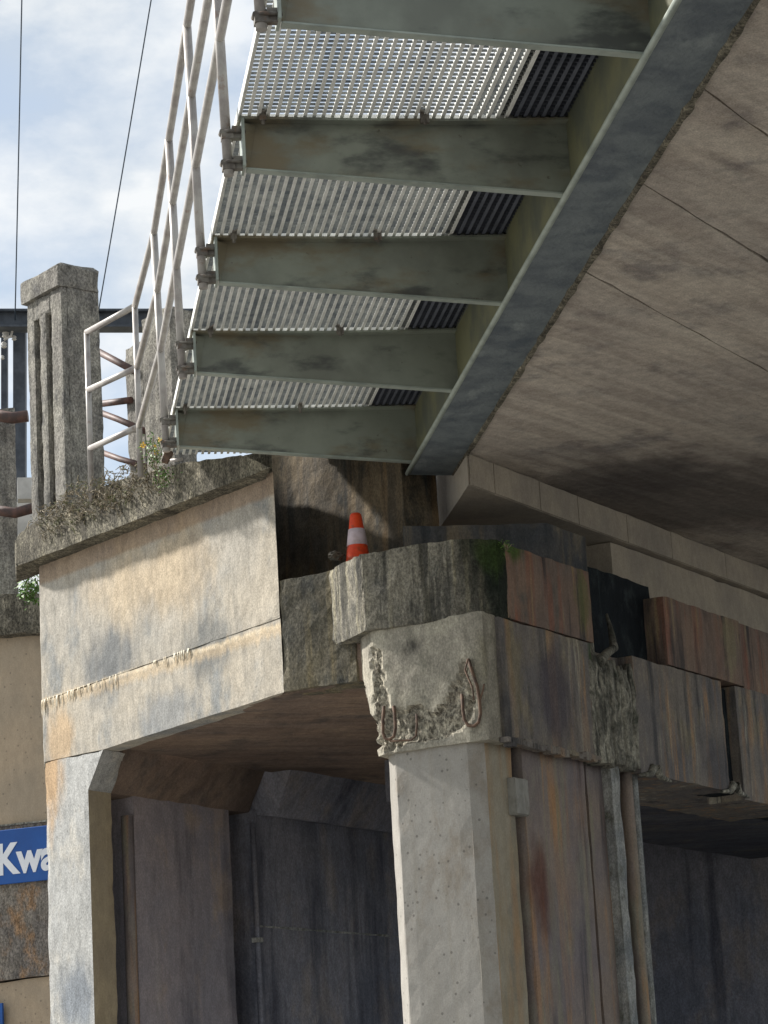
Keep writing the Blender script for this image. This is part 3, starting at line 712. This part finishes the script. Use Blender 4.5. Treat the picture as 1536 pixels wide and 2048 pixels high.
# portal: soffit slab, haunches and inner side wall
sg = [wq(h0, ZS), wq(wr2, ZS), wq(pB, ZS)]
s_a = wq(h0, ZS) + INN * .05; s_b = wq(wr2, ZS) + INN * .05; s_c = wq(pB, ZS) + INN * .02
soff = [s_a, s_b, s_c, wq(kk, ZS) + INM * .5, wq(kk, ZS) + INM * .5 + MD * 16, s_a + MD * 16]
bm = prism_bm(soff, UZ * .25); worn(bm, AM, s=.12, amp=.006, edge=.0, seed=12, lump=.008); from_bm('portal_soffit', bm, M_soffit2, ab)
lgp = Vector((lg.x, lg.y, 0)); OUTL = -sn if False else nrm(R(AM)); OUTL = OUTL if OUTL.dot(Vector((-1, 1, 0))) > 0 else -OUTL   # to the left of the M line
# haunch along the left inner wall
hb = wq(lgp, 2.64) + MD * .0; ht = wq(h0, ZS + .03)
prof = [hb + OUTL * .02, ht, ht + OUTL * .3, hb + OUTL * .3]
bm = prism_bm([p + MD * .262 for p in prof], MD * 1.8); worn(bm, AM, s=.12, amp=.005, edge=.01, seed=13); from_bm('haunch', bm, M_soffit2, ab)
prof2 = [p - OUTL * .22 + UZ * -.0 for p in prof]; prof2[0] = prof2[0] + UZ * -.05
bm = prism_bm([p + MD * 2.1 for p in prof2], MD * 6); worn(bm, AM, s=.2, amp=.005, edge=.01, seed=14); from_bm('haunch', bm, M_in2, ab)
def inner(t0_, t1_, off_, mat, name='inner_wall', z1=2.66, th=.3, sd=0):
    a = wq(lgp + MD * t0_ + OUTL * off_, -1.6); b = wq(lgp + MD * t1_ + OUTL * off_, -1.6)
    bm = prism_bm([a, b, wq(b, z1), wq(a, z1)], OUTL * th); worn(bm, AM, s=.14, amp=.004, edge=.012, seed=sd); return from_bm(name, bm, mat, ab)
inner(.56, 1.78, .02, M_in, sd=15)
inner(2.05, 8.0, -.02, M_in2, sd=16)
inner(.262, 8.0, .30, M_in2, 'rear_lining', z1=ZS + .2, th=.12, sd=17)
bm = tube_bm([wq(lgp + MD * .52 + OUTL * .05, z) for z in (-1.6, 0, 2.5)], .045, 12); from_bm('downpipe', bm, M_pier, ab)
for (a_, b_, z_, o_) in ((.56, 1.78, .62, .006), (2.06, 6.5, .70, -.03), (2.06, 6.5, 1.75, -.03)):
    p_ = wq(lgp + MD * a_ + OUTL * o_, z_)
    bm = prism_bm([p_, p_ + MD * (b_ - a_), p_ + MD * (b_ - a_) + UZ * .018, p_ + UZ * .018], OUTL * .04); worn(bm, AM, s=.07, amp=.006, edge=.01, seed=a_ + z_); from_bm('pour_ridge', bm, M_pieredge, ab)
from_bm('conduit', tube_bm([wq(lgp + MD * 2.02 + OUTL * .0 - OUTL * .03, z) for z in (-1.6, 0, 1.2, 2.55)], .022, 10), M_in2, ab)
for j_ in range(4): from_bm('conduit_clip', box_bm(wq(lgp + MD * 2.02 - OUTL * .03, -.9 + j_ * .85), MD * .035, OUTL * .03, UZ * .018), M_pieredge, ab)
# end wall of the portal, far back
ew = wq(lgp, 0) + MD * 7.5 + OUTL * .5
bm = prism_bm([wq(ew, -1.6), wq(ew - OUTL * 7, -1.6), wq(ew - OUTL * 7, 3.2), wq(ew, 3.2)], MD * .3); from_bm('end_wall', bm, M_in2, ab)

# traffic cone on the ledge
cn_p = up(A, ZT + .012) + Vector((-.02, .42, 0))
cx = onv(715, 1100, cn_p, 90); cn_p = Vector((cx.x, cx.y, ZT + 1.6 + .012))
cone = thing('traffic_cone', 'small orange traffic cone with white sleeve standing on the concrete cap ledge', 'traffic cone', cn_p)
Hc = vz(cn_p, 712, 1027) - cn_p.z
def lathe(prof_, c, seg=32, bm=None):
    bm = bm or bmesh.new(); rings = []
    for r_, z in prof_: rings.append([bm.verts.new(c + Vector((math.cos(a) * r_, math.sin(a) * r_, z))) for a in [2 * math.pi * j / seg for j in range(seg)]])
    for a, b in zip(rings, rings[1:]):
        for j in range(seg): f = bm.faces.new((a[j], a[(j + 1) % seg], b[(j + 1) % seg], b[j])); f.smooth = True
    bm.faces.new(rings[0][::-1]); bm.faces.new(rings[-1]); return bm
rb, rt_ = .084, .036
rz_ = lambda f: rb + (rt_ - rb) * f
bm = lathe([(rb + .01, .02), (rz_(.05), .03), (rz_(.40), Hc * .40), (rz_(.92), Hc * .92), (rt_, Hc * .975), (rt_ * .8, Hc), (rt_ * .55, Hc), (rt_ * .5, Hc * .95)], cn_p)
from_bm('cone_body', bm, M_orange, cone, origin=cn_p.copy())
bm = lathe([(rz_(.39) + .001, Hc * .39), (rz_(.39) + .0035, Hc * .392), (rz_(.70) + .0035, Hc * .695), (rz_(.70) + .001, Hc * .70)], cn_p); from_bm('sleeve', bm, M_band, cone)
bm = box_bm(cn_p + UZ * .011, MD * .072, PD * .072, UZ * .012); bmesh.ops.bevel(bm, geom=bm.edges[:], offset=.005, segments=2, affect='EDGES'); from_bm('cone_base', bm, M_orange, cone)
# rubble beside the cone
rb_ = blob('rubble', onv(672, 1112, cn_p, 90) + UZ * -.0, .05, .06, .03, 3.3, M_back, None); tag(rb_, 'dark lump of broken concrete lying on the ledge left of the cone', 'rubble')

# ================================================================== pier beam running along M
pier = thing('bridge_pier', 'long rust stained concrete pier beam with blocks, calcite crust and wide column', 'pier', wq(kk + MD * .3, -1.6))
def mq(x, y, o=0): return onv(x, y, offp(K, AM, o), AM)
def mlen(x, y): return (mq(x, y) - K).dot(MD)
def mblock(name, x0, x1, z0, z1, mat, o=0, th=.8, y=1400, sd=0, amp=.004, edge=.011, s=.06, bot=0):
    a = kk + MD * mlen(x0, y) - INM * o; b = kk + MD * mlen(x1, y) - INM * o
    bm = prism_bm([wq(a, z0), wq(b, z0), wq(b, z1), wq(a, z1)], INM * th); worn(bm, AM, s=s, amp=amp, edge=edge, seed=sd); return from_bm(name, bm, mat, pier)
# upper course
mblock('upper_block', 1014, 1180, ZB + .008, ZT - .01, M_block, 0, y=1180, sd=21)
mblock('upper_block', 1330, 1478, ZB + .008, ZT + .0, M_block, 0, y=1240, sd=22)
mblock('upper_block', 1486, 1620, ZB + .008, ZT + .0, M_block, -.03, y=1270, sd=23)
mblock('recess_wall', 1170, 1340, ZB - .05, 3.79, M_damp_shade, -.16, y=1180, sd=24)
mblock('recess_wall', 1470, 1495, ZB - .05, ZT - .02, M_calc, -.10, y=1240, sd=25)
# lower course, bottom kept at the beam soffit
mblock('beam_block', 1007, 1190, ZC, ZB, M_beam, 0, y=1390, sd=26)
mblock('beam_block', 1276, 1450, ZC - .03, ZB - .0, M_beam, -.01, y=1430, sd=27, th=.3)
mblock('beam_block', 1479, 1640, ZC - .07, ZB, M_beam, -.01, y=1450, sd=28, th=.3)
mblock('beam_core', 1300, 1640, ZC - .02, ZB - .1, M_beam, -.28, y=1450, sd=281, th=.55)
mblock('beam_core', 1180, 1300, ZC + .02, ZB + .0, M_beam, -.12, y=1400, sd=29)
mblock('joint_core', 1440, 1490, ZC - .025, ZB - .02, M_damp_shade, -.09, y=1440, sd=30, th=.2)
# lumpy calcite curtain of overlapping runs
random.seed(5)
m0, m1 = mlen(1188, 1420), mlen(1274, 1420)
for i in range(9):
    f = i / 8; c = kk + MD * (m0 + (m1 - m0) * f)
    pts = []; z = ZB + random.uniform(-.10, .02) - .03 * (f > .3); zb_ = ZC - random.uniform(.0, .03); n = 14
    rr0 = random.uniform(.05, .075)
    for j in range(n + 1):
        zz = z + (zb_ - z) * j / n
        pts.append(wq(c + MD * .02 * noise.noise(Vector((i * 3, j * .4, 0))) + INM * (.05 + .02 * noise.noise(Vector((i, j * .5, 4)))), zz))
    bm = tube_bm(pts, rr0, 12, rf=lambda j, rr0=rr0, i=i: rr0 * (.55 + .35 * min(j / 3, 1) + .25 * noise.noise(Vector((i * 7, j * .6, 2)))))
    from_bm('calcite_run', bm, M_calc, pier)
bm = tube_bm([mq(1213, 1228, -.08), mq(1222, 1262, -.05), mq(1228, 1296, -.02), mq(1212, 1308, .0), mq(1198, 1325, .01)], .022, 9, rf=lambda j: (.008, .02, .03, .03, .035)[j]); from_bm('calcite_run', bm, M_calc, pier)
# small drip feet under the beam joint
for (x, y) in ((1470, 1588), (1310, 1545)):
    c = mq(x, y, .0)
    for a in (-1, 1):
        bm = tube_bm([wq(c + MD * .02 * a, ZC + .02), wq(c + MD * .08 * a, ZC - .03), wq(c + MD * .24 * a, ZC - .05)], .02, 8, rf=lambda j: (.035, .025, .008)[j]); from_bm('calcite_foot', bm, M_calc, pier)
# fine weathered drip ledge along the bottom of the first block
bm = bmesh.new()
for i in range(26):
    f = i / 25; c = kk + MD * mlen(1012 + 175 * f, 1495)
    box_bm(wq(c - INM * .006, ZC - .004 + random.uniform(-.012, .004)), MD * .03, INM * .03, UZ * random.uniform(.012, .028), bm)
from_bm('ragged_edge', bm, M_beam, pier)
# bearing shelf (plinth) under the deck end
pz0, pz1 = ZT - .02, 3.93
sh0 = onz(806, 1052, pz1 - 1.6 + 1.6); 
p_a = onz(806, 1052, pz1); p_b = onz(1093, 1046, pz1); p_c = onv(1172, 1082, p_b, AM)
pl = [p_a, p_b, p_c, p_c + INM * .5, p_b + INM * .8, p_a + Vector((0, .9, 0))]
bm = prism_bm([wq(p, pz0) for p in pl], UZ * (pz1 - pz0)); worn(bm, AT, s=.07, amp=.003, edge=.01, seed=31); from_bm('bearing_shelf', bm, M_shelf, pier)
# bearing wall on the right, under the diaphragm
qb = q0 - sn * -.05
tb0 = (onv(1222, 1100, qb + UZ, AM) - q0).dot(MD)
bm = prism_bm([wq(qb + MD * tb0, ZT - .1), wq(qb + MD * 9, ZT - .1), wq(qb + MD * 9, ZH - .006), wq(qb + MD * tb0, ZH - .006)], INM * .5); worn(bm, AM, s=.14, amp=.003, edge=.012, seed=32); from_bm('bearing_wall', bm, M_bearing, pier)
# pier core closing everything behind the two courses
pc0 = kk + MD * mlen(1190, 1400) + INM * .25
bm = prism_bm([wq(pc0, ZC + .03), wq(pc0 + MD * 9, ZC + .03), wq(pc0 + MD * 9, ZT - .03), wq(pc0, ZT - .03)], INM * .7); worn(bm, AM, s=.3, seed=33); from_bm('pier_core', bm, M_damp_shade, pier)
# right-hand continuation of the beam off frame
# wide column: two faces with a groove, then ribs
def mcol(name, x0, x1, o, mat, th=.6, y=1700, z1=ZC + .01, sd=0, s=.12, amp=.003, edge=.012):
    a = offp(K, AM, o); P_ = onv(x0, y, a, AM); Q_ = onv(x1, y, a, AM)
    bm = prism_bm([wq(P_, -1.6), wq(Q_, -1.6), wq(Q_, z1), wq(P_, z1)], INM * th); worn(bm, AM, s=s, amp=amp, edge=edge, seed=sd); return from_bm(name, bm, mat, pier)
mcol('pier_column', 1056, 1180, -.08, M_pier, sd=34)
mcol('pier_column', 1184, 1232, -.13, M_pier, th=.5, sd=35)
mcol('column_edge', 1234, 1250, -.06, M_pieredge, th=.16, sd=36, s=.08, amp=.008)
bm = tube_bm([wq(onv(1262, 1700, offp(K, AM, -.12), AM), z) for z in [-1.6 + i * .2 for i in range(21)]], .045, 12, rf=lambda j: .045 + .004 * noise.noise(Vector((j, 0, 0)))); from_bm('column_rib', bm, M_pier, pier)
bm = tube_bm([wq(onv(1277, 1700, offp(K, AM, -.10), AM), z) for z in [-1.6 + i * .2 for i in range(21)]], .032, 12, rf=lambda j: .032 + .004 * noise.noise(Vector((j, 5, 0)))); from_bm('column_rib', bm, M_pieredge, pier)
# underside and walls of the dark bay beyond the pier
a0 = wq(kk + MD * .5 + INM * .3, ZC + .02)
u_soff = [wq(kk + MD * 1.6 + INM * .2, ZC - .01), wq(kk + MD * 9 + INM * .2, ZC - .01), wq(kk + MD * 9 + INM * 8, ZC - .01), wq(kk + MD * 1.6 + INM * 8, ZC - .01)]
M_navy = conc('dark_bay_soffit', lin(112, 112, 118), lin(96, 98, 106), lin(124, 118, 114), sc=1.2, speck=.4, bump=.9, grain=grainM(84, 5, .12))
u_soff = [wq(kk + MD * 1.75 + INM * .78, ZC + .03), wq(kk + MD * 9 + INM * .78, ZC + .03), wq(kk + MD * 9 + INM * 2.1, ZC + .03), wq(kk + MD * 1.95 + INM * 2.1, ZC + .03)]
bm = prism_bm(u_soff, UZ * .3); worn(bm, AM, s=.14, amp=.006, edge=0, seed=40, lump=.008); from_bm('bay_soffit', bm, M_navy, pier)
bw = onz(1300, 1795, 2.3); bw2 = onv(1442, 1900, bw, AT)
bm = prism_bm([wq(bw - TD * .6, -1.6), wq(bw2, -1.6), wq(bw2, ZS + .02), wq(bw - TD * .6, ZS + .02)], LD * .4); worn(bm, AT, s=.25, amp=.006, edge=.01, seed=41); from_bm('bay_wall', bm, M_in, pier)
bm = prism_bm([wq(bw2 + LD * .5, -1.6), wq(bw2 + TD * 6 + LD * .5, -1.6), wq(bw2 + TD * 6 + LD * .5, ZS + .02), wq(bw2 + LD * .5, ZS + .02)], LD * .4); worn(bm, AT, s=.4, amp=.006, edge=.01, seed=42); from_bm('bay_wall', bm, M_in2, pier)
# small box between the columns
bx = onv(1032, 1595, offp(K, AM, -.10), AM)
jb = thing('junction_box', 'small light grey box fixed in the gap between the corner column and wide column', 'junction box', bx - UZ * .12)
bm = box_bm(bx, MD * .085, INM * .04, UZ * .115); bmesh.ops.bevel(bm, geom=bm.edges[:], offset=.005, segments=2, affect='EDGES'); from_bm('enclosure', bm, M_boxg2, jb)
bm = box_bm(bx - INM * .043, MD * .08, INM * .004, UZ * .108); from_bm('lid', bm, M_boxg2, jb)

# ================================================================== parapet pillar on the coping
pf0 = onv(66, 1008, offp(P0, AN, -.03), AN)
def pf(x, y, o=0): return onv(x, y, offp(P0, AN, -.03 + o), AN)
gl0, gl1 = pf(58, 800), pf(127, 800); zt_ = vz(gl1, 121, 572) - 1.6; zq = vz(gl1, 117, 521) - 1.6
AR = AN + 90; RD = dirv(AR)
right = onv(205, 800, gl1, AR); wR = (right - gl1).dot(RD)
pil = thing('parapet_pillar', 'square speckled concrete parapet pillar with two slots and a capped top', 'pillar', wq(gl1, 4.62))
A_ = Vector((gl0.x, gl0.y, 0)); B_ = Vector((gl1.x, gl1.y, 0)); wl2 = (B_ - A_).length; e1 = (B_ - A_).normalized()
# shaft front face made with real slots: five strips, the slots set back
def pbox(name, t0_, t1_, d0, d1, z0, z1, mat=M_pillar, sd=0, amp=.006, edge=.014, s=.045):
    q = [A_ + e1 * t0_ + RD * d0, A_ + e1 * t1_ + RD * d0, A_ + e1 * t1_ + RD * d1, A_ + e1 * t0_ + RD * d1]
    bm = prism_bm([wq(p, z0) for p in q], UZ * (z1 - z0)); worn(bm, AN, s=s, amp=amp, edge=edge, seed=sd); return from_bm(name, bm, mat, pil)
zb_p = 4.55
s1, s2, s3, s4 = [wl2 * f for f in (.20, .36, .54, .70)]
zs0, zs1 = 4.74, zt_ - .16
pbox('shaft', 0, wl2, .055, wR, zb_p, zt_ + .02, sd=50)
pbox('shaft_strip', 0, s1, 0, .056, zb_p, zt_, sd=51, s=.03, edge=.010, amp=.003)
pbox('shaft_strip', s2, s3, 0, .056, zs0 - .02, zs1 + .02, sd=52, s=.03, edge=.014, amp=.003)
pbox('shaft_strip', s4, wl2, 0, .056, zb_p, zt_, sd=53, s=.03, edge=.010, amp=.003)
pbox('slot_end', s1 - .001, s4 + .001, 0.002, .056, zs1, zt_, sd=54, s=.03)
pbox('slot_end', s1 - .001, s4 + .001, 0.002, .056, zb_p, zs0, sd=55, s=.03, edge=.02)
q = [A_ - e1 * .035 - RD * .03, B_ + e1 * .0 - RD * .03, B_ + RD * (wR + .0), A_ - e1 * .035 + RD * wR]
q2 = [A_ + e1 * .02 + RD * .03, B_ - e1 * .03 + RD * .03, B_ - e1 * .03 + RD * (wR - .03), A_ + e1 * .02 + RD * (wR - .03)]
q = [p + e1 * .008 * (1 if i in (1, 2) else 0) for i, p in enumerate(q)]
bm = loft_bm([[wq(p, zt_ + .0) for p in q], [wq(p, zq - .03) for p in q], [wq(p, zq) for p in q2]]); worn(bm, AN, s=.045, amp=.008, edge=.016, seed=56); from_bm('pillar_cap', bm, M_pillar, pil)

# ================================================================== far side of the approach: posts, rails, gantry, retaining wall
def ay(x, y, Y): d = ray(x, y); return EYE + d * (Y / d.y)
def colbox(name, x0, x1, ytop, ybot, Y, dep, mat, parent=None, az=AN, sd=0, amp=.01, edge=.02, s=.07, **k):
    ym = (ytop + ybot) / 2; a = ay(x0, ym, Y); b = onv(x1, ym, a, az) if az is not None else ay(x1, ym, Y)
    z1 = vz(a, x0, ytop) - 1.6; z0 = vz(a, x0, ybot) - 1.6
    inn = -nrm(R(az), a)
    bm = prism_bm([wq(a, z0), wq(b, z0), wq(b, z1), wq(a, z1)], inn * dep); worn(bm, az, s=s, amp=amp, edge=edge, seed=sd); return from_bm(name, bm, mat, parent)
fp = []
for (x0, x1, yt, yb, Y, lab, sd) in ((254, 288, 698, 985, 20.2, 'speckled fence post seen behind the handrail, right of the parapet pillar', 60),
                                     (288, 345, 640, 985, 19.2, 'broad weathered fence post half hidden behind the handrail corner', 61),
                                     (-20, 34, 815, 1230, 21.0, 'brown stained concrete fence post at the left edge of the photo', 62)):
    o = colbox('fence_post', x0, x1, yt, yb, Y, .22, M_pillar, az=AN if x0 > 0 else AT, sd=sd); tag(o, lab, 'fence post', 'weathered fence posts beyond the parapet'); fp.append(o)
def rail_obj(pts, r, lab, cat='fence rail', mat=M_brown, name='fence_rail', group='brown rails between the fence posts'):
    o = from_bm(name, tube_bm(pts, r, 10), mat, None); return tag(o, lab, cat, group)
rail_obj([ay(196, 703, 20.3), ay(232, 722, 20.1), ay(275, 745, 19.9)], .030, 'uppermost sloping brown rail right of the parapet pillar')
rail_obj([ay(200, 808, 20.4), ay(262, 800, 20.1)], .028, 'level brown rail at mid height right of the pillar')
rail_obj([ay(200, 825, 20.4), ay(235, 838, 20.2), ay(290, 862, 19.9)], .026, 'sloping brown rail just under the level one')
rail_obj([ay(204, 905, 20.4), ay(240, 918, 20.2), ay(300, 935, 19.9)], .024, 'lowest thin brown rail above the weeds')
rail_obj([ay(-10, 830, 20.8), ay(24, 836, 20.8), ay(56, 832, 20.8)], .05, 'thick brown pipe stub left of the parapet pillar, upper one')
rail_obj([ay(-10, 1020, 20.8), ay(30, 1026, 20.8), ay(66, 1016, 20.8)], .045, 'thick brown pipe stub left of the parapet pillar, lower one')
# gantry beam and steel post with fittings
gb = thing('signal_gantry', 'dark steel gantry beam with upright crossing behind the parapet pillar', 'gantry', ay(40, 1150, 24))
def gbox(name, x0, x1, y0, y1, Y, th=.1, mat=M_dark, par=gb):
    a, b, c, d = ay(x0, y1, Y), ay(x1, y1, Y), ay(x1, y0, Y), ay(x0, y0, Y)
    bm = prism_bm([a, b, c, d], Vector((0, th, 0))); return from_bm(name, bm, mat, par)
gbox('beam_flange', -30, 400, 617, 621, 23.95, .2); gbox('beam_web', -30, 400, 621.4, 648, 24.03, .02); gbox('beam_flange', -30, 400, 648.4, 653, 23.95, .2)
a = gbox('upright', 26, 50, 648, 1150, 24.3, .12)
gbox('rear_upright', 2, 14, 655, 830, 24.5, .08)
gbox('bracket_arm', -10, 27, 655, 672, 24.2, .06)
for (x, y, r_) in ((12, 668, .04), (8, 690, .03), (28, 676, .025), (5, 715, .02)):
    bm = lathe([(r_ * .5, -r_), (r_, -r_ * .6), (r_ * .7, -.1 * r_), (r_, .4 * r_), (r_ * .5, r_)], ay(x, y, 24.15), 12); from_bm('insulator', bm, M_boxg, gb)
from_bm('dropper', tube_bm([ay(27, 622, 24.1), ay(26, 655, 24.1), ay(22, 672, 24.1), ay(8, 680, 24.1)], .012, 7), M_boxg, gb)
# wires
for (p, q_, lab) in (((46, -120), (30, 640), 'left overhead wire running down to the gantry beam'), ((322, -120), (196, 628), 'right overhead wire slanting down behind the parapet pillar')):
    a, b = ay(*p, 21), ay(*q_, 24); pts = [a.lerp(b, i / 12) - UZ * .02 * math.sin(math.pi * i / 12) for i in range(13)]
    tag(from_bm('overhead_wire', tube_bm(pts, .0065, 6), M_wire), lab, 'wire', 'overhead wires')
o = colbox('meter_box', 35, 64, 955, 998, 22.5, .15, M_boxg, az=AT, amp=.001, edge=.002, s=.3); tag(o, 'small pale grey cabinet in the gap left of the parapet pillar', 'cabinet')  # added box standing in for a pale bit of distant building and sky
o = colbox('meter_box', 35, 70, 1003, 1100, 22.9, .1, M_boxg, az=AT, amp=.001, edge=.002, s=.3); tag(o, 'pale grey panel under the small cabinet beside the fence post', 'panel')  # added panel standing in for the pale distance under the box
# left retaining wall with sign
AG = -64
rw = thing('retaining_wall', 'tan concrete retaining wall with mossy coping behind the abutment leg', 'retaining wall', ay(60, 2048, 20.6))
RP = ay(85, 1700, 20.6)
def rq(x, y, o=0): return onv(x, y, offp(RP, AG, o), AG)
INR = -nrm(R(AG), RP)
def rwall(name, pts, o, th, mat, s=.1, amp=.004, edge=.01, sd=0, par=rw):
    bm = prism_bm([rq(x, y, o) for x, y in pts], INR * th); worn(bm, AG, s=s, amp=amp, edge=edge, seed=sd); return from_bm(name, bm, mat, par)
rwall('coping', [(-60, 1276), (140, 1262), (140, 1180), (-60, 1192)], .10, .5, M_coping, s=.06, amp=.012, edge=.03, sd=70)
rwall('upper_wall', [(-60, 1662), (140, 1640), (140, 1260), (-60, 1274)], 0, .4, M_ret, sd=71)
rwall('ledge', [(-60, 1660), (140, 1638), (140, 1634), (-60, 1656)], .03, .2, M_calc, sd=72, s=.05)
rwall('middle_wall', [(-60, 1970), (140, 1944), (140, 1636), (-60, 1658)], .015, .4, M_ret2, sd=73, s=.08, amp=.008)
rwall('lower_wall', [(-60, 2700), (170, 2690), (140, 1947), (-60, 1973)], -.02, .4, M_ret, sd=74)
sg = thing('road_sign', 'blue sign with white letters Kwa fixed to the tan wall, cut by the photo edge', 'sign', rq(50, 1765, .05))
sp = [(-420, 1813), (103, 1759), (100, 1650), (-420, 1706)]
rwp = [rq(x, y, .06) for x, y in sp]
bm = prism_bm(rwp, INR * .02); bmesh.ops.bevel(bm, geom=bm.edges[:], offset=.004, segments=1, affect='EDGES'); from_bm('sign_panel', bm, M_blue, sg)
# lettering
fc = bpy.data.curves.new('lettering', 'FONT'); fc.body = 'Kwa'; fc.size = 1; fc.offset = .034; fc.extrude = .004; fc.space_character = 1.0
tmp = bpy.data.objects.new('lettering', fc); COL.objects.link(tmp); dg = bpy.context.evaluated_depsgraph_get(); me = bpy.data.meshes.new_from_object(tmp.evaluated_get(dg)); bpy.data.objects.remove(tmp)
me.materials.append(M_white)
base_l = rq(-4, 1749, .064); topK = rq(-6, 1690, .064); kh = (topK - base_l).length
xdir = (rq(100, 1735, .064) - base_l); xdir.z = 0; xdir.normalize()
xs = [v.co.x for v in me.vertices]; ys = [v.co.y for v in me.vertices]; capH = .70
sx = kh / capH
wide = (rq(112, 1735, .064) - base_l).length / (max(xs) - min(xs))
for v in me.vertices:
    c = v.co.copy(); v.co = xdir * ((c.x - min(xs)) * wide) + UZ * (c.y * sx) - INR * (c.z * .4)
lo = bpy.data.objects.new('lettering', me); COL.objects.link(lo); lo.parent = sg; lo.location = base_l - WPOS[sg.name]
s2 = rwall('sign_panel', [(-60, 2130), (7, 2122), (4, 2006), (-60, 2014)], .05, .02, M_blue, par=None, amp=0, edge=0, s=.5); s2.name = 'wall_sign'; tag(s2, 'corner of a second blue sign low on the wall at the left edge', 'sign')

# ground behind: railway formation level with the parapet, holding up the far posts
bm = prism_bm([wq(ay(-900, 1200, 22), -1.6), wq(ay(420, 1200, 23), -1.6), wq(ay(420, 1200, 40), -1.6), wq(ay(-900, 1200, 44), -1.6)], UZ * 5.3)
from_bm('terrain', bm, M_earth, None, kind='structure')

# ================================================================== plants
random.seed(21)
def leafcard(bm, c, s_, d=None):
    a = Vector((random.gauss(0, 1), random.gauss(0, 1), random.gauss(0, 1))).normalized(); b = a.orthogonal().normalized()
    v = [bm.verts.new(c + a * s_), bm.verts.new(c + b * s_ * .45), bm.verts.new(c - a * s_), bm.verts.new(c - b * s_ * .45)]; bm.faces.new(v)
# dry tangle over the coping
bm = bmesh.new()
for i in range(620):
    f = random.betavariate(1.8, 1.8) * .60 + .08
    P = cl.lerp(crr, f); env = 1 - abs((f - .38) / .34) ** 2
    z = 4.50 + random.random() * .27 + max(0, env) * random.random() * .09
    c = wq(P, z) - INN * random.uniform(-.02, .035)
    pts = [c]; d = Vector((random.gauss(0, 1), random.gauss(0, 1), random.gauss(0, .8))).normalized()
    for j in range(4):
        d = (d + Vector((random.gauss(0, .6), random.gauss(0, .6), random.gauss(-.15, .6)))).normalized(); pts.append(pts[-1] + d * random.uniform(.012, .03))
    tube_bm(pts, random.uniform(.0015, .004), 4, bm, caps=False)
    for j in range(2): leafcard(bm, pts[random.randrange(5)], random.uniform(.006, .014))
o = from_bm('dry_weeds', bm, M_dry, None); o['kind'] = 'stuff'; o['label'] = 'dry brown creeper tangle grown over the coping below the handrail'; o['category'] = 'weeds'
def plant(name, x, y, Y, n, spread, hgt, mat, lab, cat, flowers=0, leaf=.014, stems=7):
    base = ay(x, y, Y); rt = thing(name, lab, cat, base); bs = bmesh.new(); bl = bmesh.new(); bf = bmesh.new()
    for i in range(stems):
        p = [base.copy()]; d = Vector((random.gauss(0, .5), random.gauss(0, .5), 1)).normalized(); hh = hgt * random.uniform(.5, 1)
        for j in range(6):
            d = (d + Vector((random.gauss(0, .25), random.gauss(0, .25), .05))).normalized(); p.append(p[-1] + d * hh / 6)
        tube_bm(p, .0025, 5, bs, caps=False)
        for j in range(n // stems):
            q_ = p[random.randrange(1, 7)] + Vector((random.gauss(0, spread), random.gauss(0, spread), random.gauss(0, spread))); leafcard(bl, q_, leaf * random.uniform(.6, 1.4))
        if flowers and i < flowers:
            for j in range(14): leafcard(bf, p[-1] + Vector([random.gauss(0, .009) for _ in range(3)]), .012)
    from_bm('stem', bs, M_dry, rt); from_bm('foliage', bl, mat, rt)
    if flowers: from_bm('flower', bf, M_yel, rt)
    return rt
plant('flowering_weed', 308, 925, 17.25, 160, .03, .25, M_leaf, 'small weed with yellow flowers growing beside the corner handrail post', 'weed', flowers=4)
plant('bush', 60, 1200, 20.0, 260, .035, .22, M_leaf, 'bright green weed growing in the gap below the coping end', 'weed', leaf=.022, stems=9)
plant('weed', 322, 968, 17.2, 130, .03, .14, M_leaf, 'low green weed sprouting from the coping tangle near the rusty bracket', 'weed', leaf=.012)
plant('weed', 585, 0, 17, 10, .02, .05, M_leaf, 'x', 'weed') if False else None
plant('weed', 1014, 1100, (K.y) - .02, 60, .02, .05, M_leaf, 'moss and small fern tuft at the corner of the cap block', 'fern', leaf=.010, stems=6)
plant('sapling', 226, 1000, 21.5, 60, .03, .38, M_dark, 'thin bare twigs seen against the sky through the rails', 'twigs', leaf=.008, stems=5)
# rusty angle and pale pipe stub under the last grating
o = solid('steel_angle', [ay(322, 922, 17.0), ay(336, 890, 17.0), ay(346, 905, 17.0), ay(334, 925, 17.0)], Vector((0, .05, 0)), M_rust, bevel=.002); tag(o, 'small rusty steel angle at the foot of the lowest handrail post', 'steel angle')
o = from_bm('pipe_stub', tube_bm([ay(342, 921, 16.95), ay(364, 918, 16.9)], .012, 8), M_galv); tag(o, 'short pale pipe end lying on the coping below the grating', 'pipe')
